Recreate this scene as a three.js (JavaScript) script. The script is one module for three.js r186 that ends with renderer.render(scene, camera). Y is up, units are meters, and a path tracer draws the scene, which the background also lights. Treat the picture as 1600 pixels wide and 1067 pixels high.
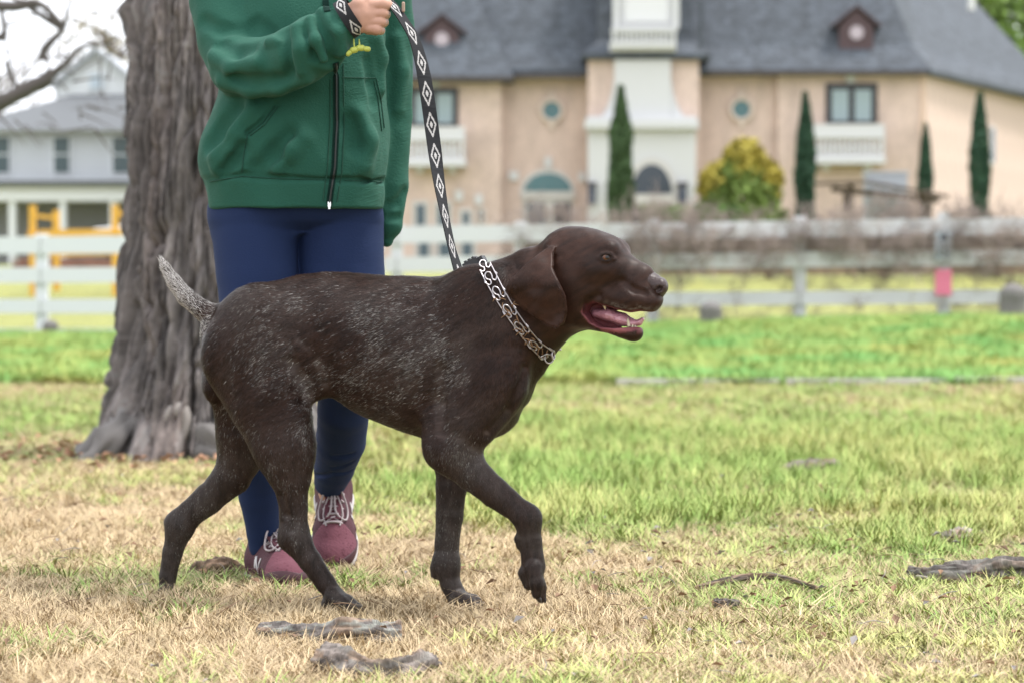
import * as THREE from 'three';
import { mergeGeometries } from 'three/addons/utils/BufferGeometryUtils.js';

// ---------- camera, sky, sun, exposure ----------
const W = 1600, H = 1067, F = 3778, CAM_H = 0.605, HORIZON = 443;
const scene = new THREE.Scene();
const camera = new THREE.PerspectiveCamera(2 * Math.atan(H / 2 / F) * 180 / Math.PI, 1024 / 682, 0.1, 900);
camera.filmGauge = 36;
camera.position.set(0, CAM_H, 0);
const PITCH = -Math.atan((H / 2 - HORIZON) / F);
camera.rotation.x = PITCH;
camera.focus = 4.34; camera.userData.fStop = 5.0;
camera.updateMatrixWorld(true);

const EXPOSURE = 2.95;
const sunDir = new THREE.Vector3(0.45, 1.0, -0.30).normalize();
{
  const w = 256, h = 128, data = new Float32Array(w * h * 4);
  for (let j = 0; j < h; j++) for (let i = 0; i < w; i++) {
    const el = (j + 0.5) / h * Math.PI - Math.PI / 2, az = (i + 0.5) / w * 2 * Math.PI, s = Math.sin(el);
    const c = 0.5 + 0.5 * Math.sin(az * 3 + 5 * s) * Math.cos(az * 2 - 7 * s + 1.3);
    const b = s > 0 ? 0.64 + 0.24 * s + 0.08 * (c - 0.5) : 0.64;
    const k = (j * w + i) * 4;
    data[k] = b * 0.965; data[k + 1] = b * 0.995; data[k + 2] = b * 1.05; data[k + 3] = 1;
  }
  const sky = new THREE.DataTexture(data, w, h, THREE.RGBAFormat, THREE.FloatType);
  sky.mapping = THREE.EquirectangularReflectionMapping;
  sky.magFilter = THREE.LinearFilter; sky.minFilter = THREE.LinearFilter; sky.needsUpdate = true;
  scene.background = sky; scene.environment = sky;
}
const sun = new THREE.DirectionalLight(new THREE.Color(1, 0.965, 0.915), 1.5);
sun.position.copy(sunDir).multiplyScalar(40); sun.target.position.set(0, 0, -8);
sun.castShadow = true; sun.shadow.radius = 24; sun.shadow.mapSize.set(2048, 2048);
Object.assign(sun.shadow.camera, { left: -20, right: 20, top: 20, bottom: -20, near: 1, far: 120 });
scene.add(sun, sun.target);

// ---------- helpers ----------
function rngOf(seed) { let a = seed >>> 0; return () => { a = (a + 0x6D2B79F5) | 0; let t = Math.imul(a ^ (a >>> 15), 1 | a); t = (t + Math.imul(t ^ (t >>> 7), 61 | t)) ^ t; return ((t ^ (t >>> 14)) >>> 0) / 4294967296; }; }
const clamp = (x, a = 0, b = 1) => Math.min(b, Math.max(a, x));
const lerp = (a, b, t) => a + (b - a) * t;
const smooth = (a, b, x) => { const t = clamp((x - a) / (b - a)); return t * t * (3 - 2 * t); };
const HT = new Float32Array(4096); { const r = rngOf(77); for (let i = 0; i < 4096; i++) HT[i] = r() * 2 - 1; }
const hsh = (i, j, k) => HT[(Math.imul(i, 1619) ^ Math.imul(j, 31337) ^ Math.imul(k, 6971)) & 4095];
function noise(x, y, z = 0) {
  const i = Math.floor(x), j = Math.floor(y), k = Math.floor(z); let u = x - i, v = y - j, w = z - k;
  u = u * u * (3 - 2 * u); v = v * v * (3 - 2 * v); w = w * w * (3 - 2 * w);
  const a = lerp(lerp(hsh(i, j, k), hsh(i + 1, j, k), u), lerp(hsh(i, j + 1, k), hsh(i + 1, j + 1, k), u), v);
  const b = lerp(lerp(hsh(i, j, k + 1), hsh(i + 1, j, k + 1), u), lerp(hsh(i, j + 1, k + 1), hsh(i + 1, j + 1, k + 1), u), v);
  return lerp(a, b, w);
}
const fbm = (x, y, z = 0, o = 4) => { let s = 0, a = 0.5; for (let q = 0; q < o; q++) { s += a * noise(x, y, z); x = x * 2.03 + 7.1; y = y * 2.03 + 3.7; z = z * 2.03 + 1.9; a *= 0.5; } return s; };
const V = (x, y, z) => new THREE.Vector3(x, y, z);
// a pixel of the photograph (1600 x 1067) as a direction, and as a point at a distance along the view axis
const CP = Math.cos(PITCH), SP = Math.sin(PITCH);
function dirOf(px, py) { const a = (px - W / 2) / F, b = (H / 2 - py) / F; return V(a, b * CP + SP, b * SP - CP); }
function at(px, py, depth) { const d = dirOf(px, py), t = depth / -d.z; return V(d.x * t, CAM_H + d.y * t, -depth); }
const xAt = (px, depth) => at(px, HORIZON, depth).x, yAt = (py, depth) => at(800, py, depth).y;

const taken = new Map();
function numbered(n) { const c = taken.get(n) ?? 0; taken.set(n, c + 1); return c ? `${n}_${String(c).padStart(3, '0')}` : n; }
function tag(o, label, category, group, kind) {
  if (label) o.userData.label = label; if (category) o.userData.category = category;
  if (group) o.userData.group = group; if (kind) o.userData.kind = kind; return o;
}
function thing(name, label, category, pos = V(0, 0, 0), turn = 0, group) {
  const o = new THREE.Group(); o.name = numbered(name); o.position.copy(pos); o.rotation.y = turn;
  scene.add(o); return tag(o, label, category, group);
}
function part(name, geo, mat, parent, label) {
  const m = new THREE.Mesh(geo, mat); m.name = parent === scene ? numbered(name) : name; m.castShadow = m.receiveShadow = true;
  parent.add(m); if (label) m.userData.label = label; return m;
}
const lin = (r, g, b) => new THREE.Color().setRGB(r, g, b);
const M = (r, g, b, rough = 0.8, extra = {}) => new THREE.MeshStandardMaterial({ color: lin(r, g, b), roughness: rough, ...extra });
const MP = (r, g, b, rough = 0.8, extra = {}) => new THREE.MeshPhysicalMaterial({ color: lin(r, g, b), roughness: rough, ...extra });
function texOf(n, fn, srgb = true, rep = 1) {   // fn(u, v) -> [r, g, b] in 0..1
  const data = new Uint8Array(n * n * 4);
  for (let j = 0; j < n; j++) for (let i = 0; i < n; i++) { const c = fn(i / n, j / n), k = (j * n + i) * 4; data[k] = clamp(c[0]) * 255; data[k + 1] = clamp(c[1]) * 255; data[k + 2] = clamp(c[2]) * 255; data[k + 3] = 255; }
  const t = new THREE.DataTexture(data, n, n); t.wrapS = t.wrapT = THREE.RepeatWrapping; t.magFilter = THREE.LinearFilter; t.minFilter = THREE.LinearMipmapLinearFilter;
  if (srgb) t.colorSpace = THREE.SRGBColorSpace; t.repeat.set(rep, rep); t.needsUpdate = true; return t;
}
const tileNoise = (u, v, f, s) => {   // noise that wraps over the unit square
  const a = noise(u * f + s, v * f), b = noise((u - 1) * f + s, v * f), c = noise(u * f + s, (v - 1) * f), d = noise((u - 1) * f + s, (v - 1) * f);
  return lerp(lerp(a, b, u), lerp(c, d, u), v) * 1.4;
};
function boxG(w, h, d, x = 0, y = 0, z = 0) { const g = new THREE.BoxGeometry(w, h, d); g.translate(x, y, z); return g; }
function tubeG(pts, r, sides = 6, segs = 0, closed = false) {
  const c = new THREE.CatmullRomCurve3(pts, closed, 'centripetal');
  return new THREE.TubeGeometry(c, segs || pts.length * 4, r, sides, closed);
}
function limbG(pts, radii, sides = 8, wob = 0, seed = 0) {   // tapering tube along points, closed ends
  const c = new THREE.CatmullRomCurve3(pts, false, 'centripetal'), n = (pts.length - 1) * 5, fr = c.computeFrenetFrames(n, false), P = [], I = [];
  for (let i = 0; i <= n; i++) {
    const t = i / n, p = c.getPoint(t), q = t * (radii.length - 1), a = Math.min(radii.length - 2, Math.floor(q)), r = lerp(radii[a], radii[a + 1], q - a);
    for (let j = 0; j < sides; j++) {
      const th = j / sides * Math.PI * 2, rr = r * (1 + wob * noise(Math.cos(th) * 2 + seed, Math.sin(th) * 2, i * 0.7));
      P.push(p.x + (fr.normals[i].x * Math.cos(th) + fr.binormals[i].x * Math.sin(th)) * rr, p.y + (fr.normals[i].y * Math.cos(th) + fr.binormals[i].y * Math.sin(th)) * rr, p.z + (fr.normals[i].z * Math.cos(th) + fr.binormals[i].z * Math.sin(th)) * rr);
    }
  }
  for (let i = 0; i < n; i++) for (let j = 0; j < sides; j++) { const a = i * sides + j, b = i * sides + (j + 1) % sides; I.push(a, a + sides, b, b, a + sides, b + sides); }
  for (const [row, flip] of [[0, 1], [n, 0]]) for (let j = 1; j < sides - 1; j++) { const b = row * sides; flip ? I.push(b, b + j, b + j + 1) : I.push(b, b + j + 1, b + j); }
  const g = new THREE.BufferGeometry(); g.setAttribute('position', new THREE.Float32BufferAttribute(P, 3)); g.setIndex(I); g.computeVertexNormals();
  return g;
}
const plain = g => { const o = g.index ? g.toNonIndexed() : g; for (const k of Object.keys(o.attributes)) if (k !== 'position' && k !== 'normal') o.deleteAttribute(k); return o; };
const merged = list => mergeGeometries(list.map(plain));

// ---------- signed distance modelling ----------
class Field {
  constructor() { this.p = []; this.mod = null; }
  push(op, f, c, R, k) { this.p.push({ op, f, cx: c[0], cy: c[1], cz: c[2], R, k }); return this; }
  cap(a, b, ra, rb, k = 0.02, sz = 1, op = 1) {   // tapered capsule; sz widens it along z
    const m = [(a[0] + b[0]) / 2, (a[1] + b[1]) / 2, (a[2] + b[2]) / 2];
    const L = Math.hypot(a[0] - b[0], a[1] - b[1], a[2] - b[2]), R = L / 2 + Math.max(ra, rb) * Math.max(1, sz);
    const ax = a[0], ay = a[1], az = a[2], dx = b[0] - ax, dy = b[1] - ay, dz = b[2] - az, dd = dx * dx + dy * dy + dz * dz || 1e-9, lo = Math.min(1, sz);
    return this.push(op, (x, y, z) => {
      const px = x - ax, py = y - ay, pz = z - az; let t = (px * dx + py * dy + pz * dz) / dd; t = t < 0 ? 0 : t > 1 ? 1 : t;
      const ex = px - dx * t, ey = py - dy * t, ez = (pz - dz * t) / sz;
      return (Math.sqrt(ex * ex + ey * ey + ez * ez) - (ra + (rb - ra) * t)) * lo;
    }, m, R, k);
  }
  chain(pts, k = 0.02, sz = 1, op = 1) {   // one limb of several tapered bones, joined without swelling at the joints
    const S = [], lo = Math.min(1, sz), kk = 0.005; let m = [0, 0, 0], R = 0;
    for (const [p] of pts) for (let i = 0; i < 3; i++) m[i] += p[i] / pts.length;
    for (const [p, r] of pts) R = Math.max(R, Math.hypot(p[0] - m[0], p[1] - m[1], p[2] - m[2]) + r * Math.max(1, sz));
    for (let i = 0; i + 1 < pts.length; i++) { const [a, ra] = pts[i], [b, rb] = pts[i + 1], d = [b[0] - a[0], b[1] - a[1], b[2] - a[2]]; S.push([...a, ...d, d[0] * d[0] + d[1] * d[1] + d[2] * d[2] || 1e-9, ra, rb - ra]); }
    return this.push(op, (x, y, z) => {
      let o = 1e3;
      for (const s of S) {
        const px = x - s[0], py = y - s[1], pz = z - s[2]; let t = (px * s[3] + py * s[4] + pz * s[5]) / s[6]; t = t < 0 ? 0 : t > 1 ? 1 : t;
        const ex = px - s[3] * t, ey = py - s[4] * t, ez = (pz - s[5] * t) / sz, e = Math.sqrt(ex * ex + ey * ey + ez * ez) - (s[7] + s[8] * t), h = Math.max(kk - Math.abs(o - e), 0) / kk;
        o = Math.min(o, e) - h * h * kk * 0.2;
      }
      return o * lo;
    }, m, R, k);
  }
  ell(c, r, rot = 0, k = 0.02, op = 1) {
    const C = Math.cos(rot), S = Math.sin(rot);
    return this.push(op, (x, y, z) => {
      const px = x - c[0], py = y - c[1], u = (px * C + py * S), v = (-px * S + py * C), w = z - c[2];
      const a = u / r[0], b = v / r[1], e = w / r[2], k0 = Math.sqrt(a * a + b * b + e * e), k1 = Math.sqrt(a * a / (r[0] * r[0]) + b * b / (r[1] * r[1]) + e * e / (r[2] * r[2]));
      return k1 < 1e-9 ? -Math.min(...r) : k0 * (k0 - 1) / k1;
    }, c, Math.max(...r), k);
  }
  d(x, y, z) {
    let d = 1e3;
    for (const p of this.p) {
      const ex = x - p.cx, ey = y - p.cy, ez = z - p.cz, low = Math.sqrt(ex * ex + ey * ey + ez * ez) - p.R, k = p.k;
      if (p.op > 0) {
        if (low > d + k) continue;
        const e = p.f(x, y, z), h = Math.max(k - Math.abs(d - e), 0) / k; d = Math.min(d, e) - h * h * k * 0.25;
      } else {
        if (low > k - d) continue;
        const e = -p.f(x, y, z), h = Math.max(k - Math.abs(d - e), 0) / k; d = Math.max(d, e) + h * h * k * 0.25;
      }
    }
    return this.mod ? this.mod(x, y, z, d) : d;
  }
  grad(x, y, z, e = 0.0012) {
    const g = V(this.d(x + e, y, z) - this.d(x - e, y, z), this.d(x, y + e, z) - this.d(x, y - e, z), this.d(x, y, z + e) - this.d(x, y, z - e)); return g.normalize();
  }
  hit(o, dir, t0 = 0, t1 = 3) {   // first surface point along a ray, in the field's own axes
    let t = t0; for (let i = 0; i < 300 && t < t1; i++) { const d = this.d(o.x + dir.x * t, o.y + dir.y * t, o.z + dir.z * t); if (d < 0.0004) return o.clone().addScaledVector(dir, t); t += Math.max(d * 0.6, 0.0003); }
    return null;
  }
}
function surfaceNets(field, lo, hi, cell, uvScale = 1) {
  const nx = Math.ceil((hi[0] - lo[0]) / cell) + 1, ny = Math.ceil((hi[1] - lo[1]) / cell) + 1, nz = Math.ceil((hi[2] - lo[2]) / cell) + 1;
  const val = new Float32Array(nx * ny * nz), B = 6, sx = 1, sy = nx, sz = nx * ny, live = [];
  for (let k0 = 0; k0 < nz; k0 += B) for (let j0 = 0; j0 < ny; j0 += B) for (let i0 = 0; i0 < nx; i0 += B) {
    const c = field.d(lo[0] + (i0 + B / 2) * cell, lo[1] + (j0 + B / 2) * cell, lo[2] + (k0 + B / 2) * cell), skip = Math.abs(c) > B * cell * 1.7 + 0.004;
    if (!skip) live.push(i0, j0, k0);
    for (let k = k0; k < Math.min(k0 + B, nz); k++) for (let j = j0; j < Math.min(j0 + B, ny); j++) for (let i = i0; i < Math.min(i0 + B, nx); i++)
      val[i + j * sy + k * sz] = skip ? c : field.d(lo[0] + i * cell, lo[1] + j * cell, lo[2] + k * cell);
  }
  const id = new Int32Array(nx * ny * nz).fill(-1), P = [], E = [[0, 1], [2, 3], [4, 5], [6, 7], [0, 2], [1, 3], [4, 6], [5, 7], [0, 4], [1, 5], [2, 6], [3, 7]], v = new Float64Array(8), cells = [];
  const off = [0, sx, sy, sx + sy, sz, sx + sz, sy + sz, sx + sy + sz];
  for (let q = 0; q < live.length; q += 3) for (let k = live[q + 2] ; k < Math.min(live[q + 2] + B, nz - 1); k++) for (let j = live[q + 1]; j < Math.min(live[q + 1] + B, ny - 1); j++) for (let i = live[q]; i < Math.min(live[q] + B, nx - 1); i++) {
    const b = i + j * sy + k * sz; let m = 0;
    for (let c = 0; c < 8; c++) { v[c] = val[b + off[c]]; if (v[c] < 0) m |= 1 << c; }
    if (m === 0 || m === 255) continue;
    let x = 0, y = 0, z = 0, n = 0;
    for (const [a, c] of E) if ((v[a] < 0) !== (v[c] < 0)) { const t = v[a] / (v[a] - v[c]); x += lerp(a & 1, c & 1, t); y += lerp((a >> 1) & 1, (c >> 1) & 1, t); z += lerp(a >> 2, c >> 2, t); n++; }
    id[b] = P.length / 3; P.push(lo[0] + (i + x / n) * cell, lo[1] + (j + y / n) * cell, lo[2] + (k + z / n) * cell); cells.push(i, j, k);
  }
  const I = [];
  for (let q = 0; q < cells.length; q += 3) {
    const i = cells[q], j = cells[q + 1], k = cells[q + 2], b = i + j * sy + k * sz, s0 = val[b] < 0;
    if (i === 0 || j === 0 || k === 0) continue;
    const quad = (a, c, d, e, flip) => { if (a < 0 || c < 0 || d < 0 || e < 0) return; flip ? I.push(a, c, d, a, d, e) : I.push(a, d, c, a, e, d); };
    if (s0 !== (val[b + sx] < 0)) quad(id[b], id[b - sy], id[b - sy - sz], id[b - sz], s0);
    if (s0 !== (val[b + sy] < 0)) quad(id[b], id[b - sz], id[b - sx - sz], id[b - sx], s0);
    if (s0 !== (val[b + sz] < 0)) quad(id[b], id[b - sx], id[b - sx - sy], id[b - sy], s0);
  }
  const N = new Float32Array(P.length), U = new Float32Array(P.length / 3 * 2);
  for (let q = 0; q < P.length; q += 3) {
    let g = field.grad(P[q], P[q + 1], P[q + 2]); const d = clamp(field.d(P[q], P[q + 1], P[q + 2]), -cell * 0.6, cell * 0.6);
    P[q] -= g.x * d; P[q + 1] -= g.y * d; P[q + 2] -= g.z * d; g = field.grad(P[q], P[q + 1], P[q + 2]);
    N[q] = g.x; N[q + 1] = g.y; N[q + 2] = g.z; U[q / 3 * 2] = (P[q] + P[q + 2] * 0.73) * uvScale; U[q / 3 * 2 + 1] = (P[q + 1] + P[q + 2] * 0.31) * uvScale;
  }
  const geo = new THREE.BufferGeometry();
  geo.setAttribute('position', new THREE.Float32BufferAttribute(P, 3)); geo.setAttribute('normal', new THREE.BufferAttribute(N, 3)); geo.setAttribute('uv', new THREE.BufferAttribute(U, 2)); geo.setIndex(I);
  return geo;
}
function paint(geo, fn) {   // vertex colours (linear) from place and normal
  const p = geo.attributes.position, n = geo.attributes.normal, C = new Float32Array(p.count * 3);
  for (let i = 0; i < p.count; i++) { const c = fn(p.getX(i), p.getY(i), p.getZ(i), n.getX(i), n.getY(i), n.getZ(i)); C[3 * i] = c[0]; C[3 * i + 1] = c[1]; C[3 * i + 2] = c[2]; }
  geo.setAttribute('color', new THREE.BufferAttribute(C, 3)); return geo;
}
function poly2(pts) {   // signed distance to a closed outline in the plane
  const n = pts.length;
  return (x, y) => {
    let d = 1e9, s = 1;
    for (let i = 0, j = n - 1; i < n; j = i++) {
      const ex = pts[j][0] - pts[i][0], ey = pts[j][1] - pts[i][1], wx = x - pts[i][0], wy = y - pts[i][1], t = clamp((wx * ex + wy * ey) / (ex * ex + ey * ey)), bx = wx - ex * t, by = wy - ey * t;
      d = Math.min(d, bx * bx + by * by);
      const c1 = y >= pts[i][1], c2 = y < pts[j][1], c3 = ex * wy > ey * wx; if ((c1 && c2 && c3) || (!c1 && !c2 && !c3)) s = -s;
    }
    return s * Math.sqrt(d);
  };
}
// a frame standing on the ground: local axes turned about y; from() gives the local point of a pixel in the plane z = w
class Frame {
  constructor(o, turn) { this.o = o; this.turn = turn; this.c = Math.cos(turn); this.s = Math.sin(turn); }
  toLocal(p) { const x = p.x - this.o.x, z = p.z - this.o.z; return V(x * this.c - z * this.s, p.y - this.o.y, x * this.s + z * this.c); }
  dirLocal(d) { return V(d.x * this.c - d.z * this.s, d.y, d.x * this.s + d.z * this.c); }
  ray(px, py) { return [this.toLocal(camera.position), this.dirLocal(dirOf(px, py)).normalize()]; }
  from(px, py, w = 0) { const [o, d] = this.ray(px, py), t = (w - o.z) / d.z; return [o.x + d.x * t, o.y + d.y * t, w]; }
  on(field, px, py, out = 0) { const [o, d] = this.ray(px, py), h = field.hit(o, d, 3.4, 6.2); if (!h) return null; return out ? h.addScaledVector(field.grad(h.x, h.y, h.z), out) : h; }
}

// ---------- dog ----------
const dogO = at(640, HORIZON, 4.437); dogO.y = 0;
const DF = new Frame(dogO, -0.272);
const dogPx = 1 / 849;   // metres of one pixel at the dog
const dog = new Field();
let earField;
const headW = px => (px - 870) * 0.00016;
{
  const q = (px, py, w = 0) => DF.from(px, py, w), r = n => n * dogPx;
  // trunk: stations [px, top, bottom, half width]
  const st = [[340, 492, 560, .03], [352, 480, 590, .05], [375, 463, 620, .068], [400, 449, 635, .077], [450, 434, 632, .079], [490, 428, 609, .076], [520, 426, 620, .08], [560, 427, 645, .09], [600, 430, 662, .097], [640, 432, 677, .102], [680, 433, 687, .102], [720, 432, 690, .098], [755, 428, 680, .088], [790, 416, 652, .072], [815, 408, 615, .055]].map(([px, t, b, h]) => { const T = q(px, t), B = q(px, b); return [T[0], (T[1] + B[1]) / 2, (T[1] - B[1]) / 2, h]; });
  const A = st[0][0], Z = st[st.length - 1][0];
  dog.push(1, (x, y, z) => {
    const cx = clamp(x, A, Z); let i = 0; while (i < st.length - 2 && st[i + 1][0] < cx) i++;
    const t = (cx - st[i][0]) / (st[i + 1][0] - st[i][0]), p0 = st[Math.max(0, i - 1)], p1 = st[i], p2 = st[i + 1], p3 = st[Math.min(st.length - 1, i + 2)];
    const cr = k => { const m1 = (p2[k] - p0[k]) / (p2[0] - p0[0]) * (p2[0] - p1[0]), m2 = (p3[k] - p1[k]) / (p3[0] - p1[0]) * (p2[0] - p1[0]), t2 = t * t, t3 = t2 * t; return (2 * t3 - 3 * t2 + 1) * p1[k] + (t3 - 2 * t2 + t) * m1 + (-2 * t3 + 3 * t2) * p2[k] + (t3 - t2) * m2; };
    const cy = cr(1), a = cr(2), b = cr(3), ex = (x - cx) / 0.03;
    const u = (y - cy) / a, w = z / b, k0 = Math.sqrt(u * u + w * w + ex * ex), k1 = Math.sqrt((u / a) * (u / a) + (w / b) * (w / b) + (ex / 0.03) * (ex / 0.03));
    return k1 < 1e-6 ? -b : k0 * (k0 - 1) / k1 * 0.9;
  }, [(A + Z) / 2, st[6][1], 0], 0.34, 0.02);
  // chest front and skin folds
  dog.cap(q(803, 556), q(772, 640), r(27), r(38), 0.035, 1.5);
  dog.cap(q(835, 545, .012), q(812, 622, .018), r(9), r(8), 0.02);
  dog.cap(q(836, 548, -.012), q(814, 618, -.016), r(10), r(9), 0.02);
  // neck
  dog.chain([[q(752, 520), r(86)], [q(800, 496), r(85)], [q(848, 462), r(68)], [q(884, 445, .004), r(63)]], 0.03, 0.80);
  dog.cap(q(868, 500), q(905, 488, .006), r(28), r(22), 0.03, 1.2);
  dog.cap(q(855, 520), q(828, 560), r(16), r(18), 0.03);
  dog.chain([[q(800, 440), r(32)], [q(838, 421), r(31)], [q(876, 404), r(30)]], 0.02);
  // shoulders
  for (const s of [1, -1]) {
    dog.chain([[q(748, 462, .045 * s), r(40)], [q(772, 540, .058 * s), r(44)], [q(768, 600, .066 * s), r(44)]], 0.035, 0.75);
    dog.cap(q(722, 470, .05 * s), q(705, 560, .062 * s), r(26), r(34), 0.04, 0.7);
  }
  // near fore leg, lifted
  dog.chain([[q(770, 600, .07), r(44)], [q(735, 660, .08), r(42)], [q(706, 700, .082), r(35)]], 0.03, 0.8);
  dog.cap(q(700, 600, .075), q(690, 690, .08), r(24), r(24), 0.035, 0.7);
  dog.cap(q(686, 702, .082), q(680, 710, .082), r(19), r(14), 0.012);
  dog.chain([[q(712, 710, .082), r(35)], [q(736, 738, .084), r(27)], [q(772, 768, .086), r(22.5)], [q(814, 800, .088), r(18.5)], [q(825, 809, .088), r(19)]], 0.02, 0.85);
  dog.chain([[q(824, 808, .088), r(18.5)], [q(829, 845, .088), r(16.5)], [q(834, 885, .088), r(18)]], 0.014, 0.95);
  dog.cap(q(812, 842, .088), q(813, 850, .088), r(8), r(6), 0.01);
  for (const [z, dx, dy] of [[-.020, -5, 0], [-.007, 2, 8], [.007, 4, 8], [.020, -3, 2]]) dog.chain([[q(834, 886, .088 + z * .8), r(11.5)], [q(840 + dx * .6, 908 + dy, .088 + z), r(10.5)], [q(842 + dx, 924 + dy, .088 + z), r(7.5)]], 0.006);
  dog.cap(q(820, 895, .088), q(826, 912, .088), r(10), r(9), 0.008, 1.4);
  // far fore leg, planted
  dog.chain([[q(778, 600, -.066), r(44)], [q(745, 655, -.072), r(38)], [q(712, 705, -.072), r(32)]], 0.03, 0.8);
  dog.cap(q(690, 700, -.072), q(688, 712, -.072), r(20), r(14), 0.012);
  dog.chain([[q(709, 715, -.072), r(30)], [q(706, 760, -.07), r(24.5)], [q(702, 805, -.068), r(21.5)], [q(698, 850, -.067), r(19)], [q(697, 880, -.067), r(20)]], 0.02, 0.85);
  dog.chain([[q(697, 880, -.067), r(19.5)], [q(704, 912, -.067), r(16)], [q(716, 936, -.067), r(16)]], 0.014);
  dog.cap(q(681, 888, -.067), q(679, 896, -.067), r(9), r(6.5), 0.01);
  for (const [z, dx] of [[-.024, -6], [-.008, 3], [.008, 3], [.024, -6]]) dog.chain([[q(716, 936, -.067 + z * .6), r(13)], [q(736 + dx, 941, -.067 + z), r(12)], [q(752 + dx, 951, -.067 + z * 1.05), r(9)]], 0.006);
  dog.cap(q(712, 950, -.067), q(725, 953, -.067), r(9), r(9), 0.01, 1.6);
  // haunches
  for (const s of [1, -1]) dog.cap(q(392, 505, .03 * s), q(376, 548, .046 * s), r(46), r(53), 0.03, 0.7);
  // near hind leg
  dog.chain([[q(402, 520, .05), r(60)], [q(432, 610, .066), r(54)], [q(443, 655, .072), r(44)], [q(447, 705, .075), r(38.5)]], 0.035, 0.62);
  dog.chain([[q(366, 566, .05), r(43)], [q(405, 640, .064), r(42)], [q(438, 700, .075), r(33)]], 0.035, 0.62);
  dog.chain([[q(447, 702, .075), r(38)], [q(455, 750, .075), r(28.5)], [q(460, 792, .074), r(20)], [q(462, 838, .073), r(20.5)]], 0.022, 0.72);
  dog.chain([[q(446, 760, .075), r(13)], [q(446, 805, .074), r(8.5)], [q(446, 842, .073), r(10)]], 0.008, 0.9);
  dog.chain([[q(460, 842, .073), r(20.5)], [q(484, 876, .073), r(17)], [q(508, 910, .073), r(15.5)], [q(522, 930, .073), r(15)]], 0.016, 0.85);
  for (const [z, dx] of [[-.020, -6], [-.007, 3], [.007, 3], [.020, -6]]) dog.chain([[q(520, 930, .073 + z * .6), r(12)], [q(538 + dx, 940, .073 + z), r(10.5)], [q(556 + dx, 951, .073 + z * 1.05), r(8)]], 0.006);
  dog.cap(q(512, 942, .073), q(525, 950, .073), r(9), r(9), 0.01, 1.6);
  // far hind leg
  dog.chain([[q(408, 540, -.05), r(56)], [q(398, 620, -.066), r(50)], [q(386, 680, -.075), r(43)]], 0.035, 0.62);
  dog.cap(q(352, 590, -.03), q(372, 660, -.06), r(30), r(32), 0.03, 0.7);
  dog.ell(q(334, 604, -.014), [r(13), r(18), .02], 0, 0.03);
  dog.chain([[q(385, 684, -.075), r(42)], [q(362, 742, -.076), r(31)], [q(328, 778, -.076), r(23)], [q(298, 803, -.076), r(20)], [q(281, 820, -.076), r(21)]], 0.022, 0.72);
  dog.chain([[q(318, 770, -.076), r(11)], [q(290, 795, -.076), r(9)], [q(270, 813, -.076), r(10.5)]], 0.01, 0.9);
  dog.chain([[q(280, 822, -.076), r(21)], [q(269, 862, -.076), r(16)], [q(261, 900, -.076), r(14)], [q(259, 925, -.076), r(14.5)]], 0.016, 0.85);
  for (const [z, dx] of [[-.020, -4], [-.007, 2], [.007, 2], [.020, -4]]) dog.chain([[q(258, 925, -.076 + z * .6), r(12)], [q(264 + dx, 937, -.076 + z), r(10)], [q(274 + dx, 945, -.076 + z * 1.05), r(8)]], 0.006);
  dog.cap(q(255, 938, -.076), q(262, 944, -.076), r(9), r(9), 0.01, 1.6);
  // tail
  dog.chain([[q(358, 492), r(21)], [q(338, 494), r(17.5)], [q(318, 486), r(16)], [q(292, 466), r(14)], [q(272, 442), r(11)], [q(258, 419), r(7.5)], [q(252, 405), r(3.5)]], 0.012, 0.95);
  dog.cap(q(330, 515), q(334, 545), r(10), r(12), 0.02);
  // belly tuck and flank fold
  for (const s of [1, -1]) dog.cap(q(462, 588, .055 * s), q(494, 600, .045 * s), r(14), r(8), 0.04, .6);
  // head
  const h = (px, py, w = 0) => q(px, py, headW(px) + w);
  dog.ell(h(908, 411), [r(53), r(52), .054], 0, 0.03);
  dog.cap(h(890, 394), h(950, 398), r(32), r(29), 0.03, 1.15);
  dog.cap(h(930, 392, -.022), h(968, 394, -.03), r(20), r(15), 0.02);
  dog.cap(h(925, 392, .018), h(953, 391, .033), r(18), r(11), 0.018);
  for (const s of [1, -1]) {
    dog.ell(h(905, 450, .034 * s), [r(46), r(44), .026], 0, 0.03);
    dog.cap(h(922, 418, .040 * s), h(962, 420, .028 * s), r(14), r(15), 0.02);
    dog.cap(h(952, 466, .022 * s), h(985, 470, .021 * s), r(19), r(17), 0.014);
    dog.cap(h(985, 470, .021 * s), h(1016, 472, .015 * s), r(17), r(15), 0.012);
    dog.cap(h(900, 486, .026 * s), h(940, 501, .022 * s), r(20), r(13.5), 0.02);
    dog.cap(h(940, 501, .021 * s), h(988, 519, .011 * s), r(14), r(11.5), 0.014);
  }
  dog.cap(h(945, 432), h(992, 447), r(38), r(31), 0.02, 0.92);
  dog.cap(h(960, 405), h(1006, 428), r(12), r(11), 0.02, 1.1);
  dog.cap(h(998, 442), h(1011, 448), r(20), r(15), 0.014, 1.05);
  dog.cap(h(1012, 460), h(1022, 468), r(18), r(13), 0.014, 1.2);
  dog.cap(h(960, 512), h(994, 520), r(10), r(10), 0.012, 1.3);
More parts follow.
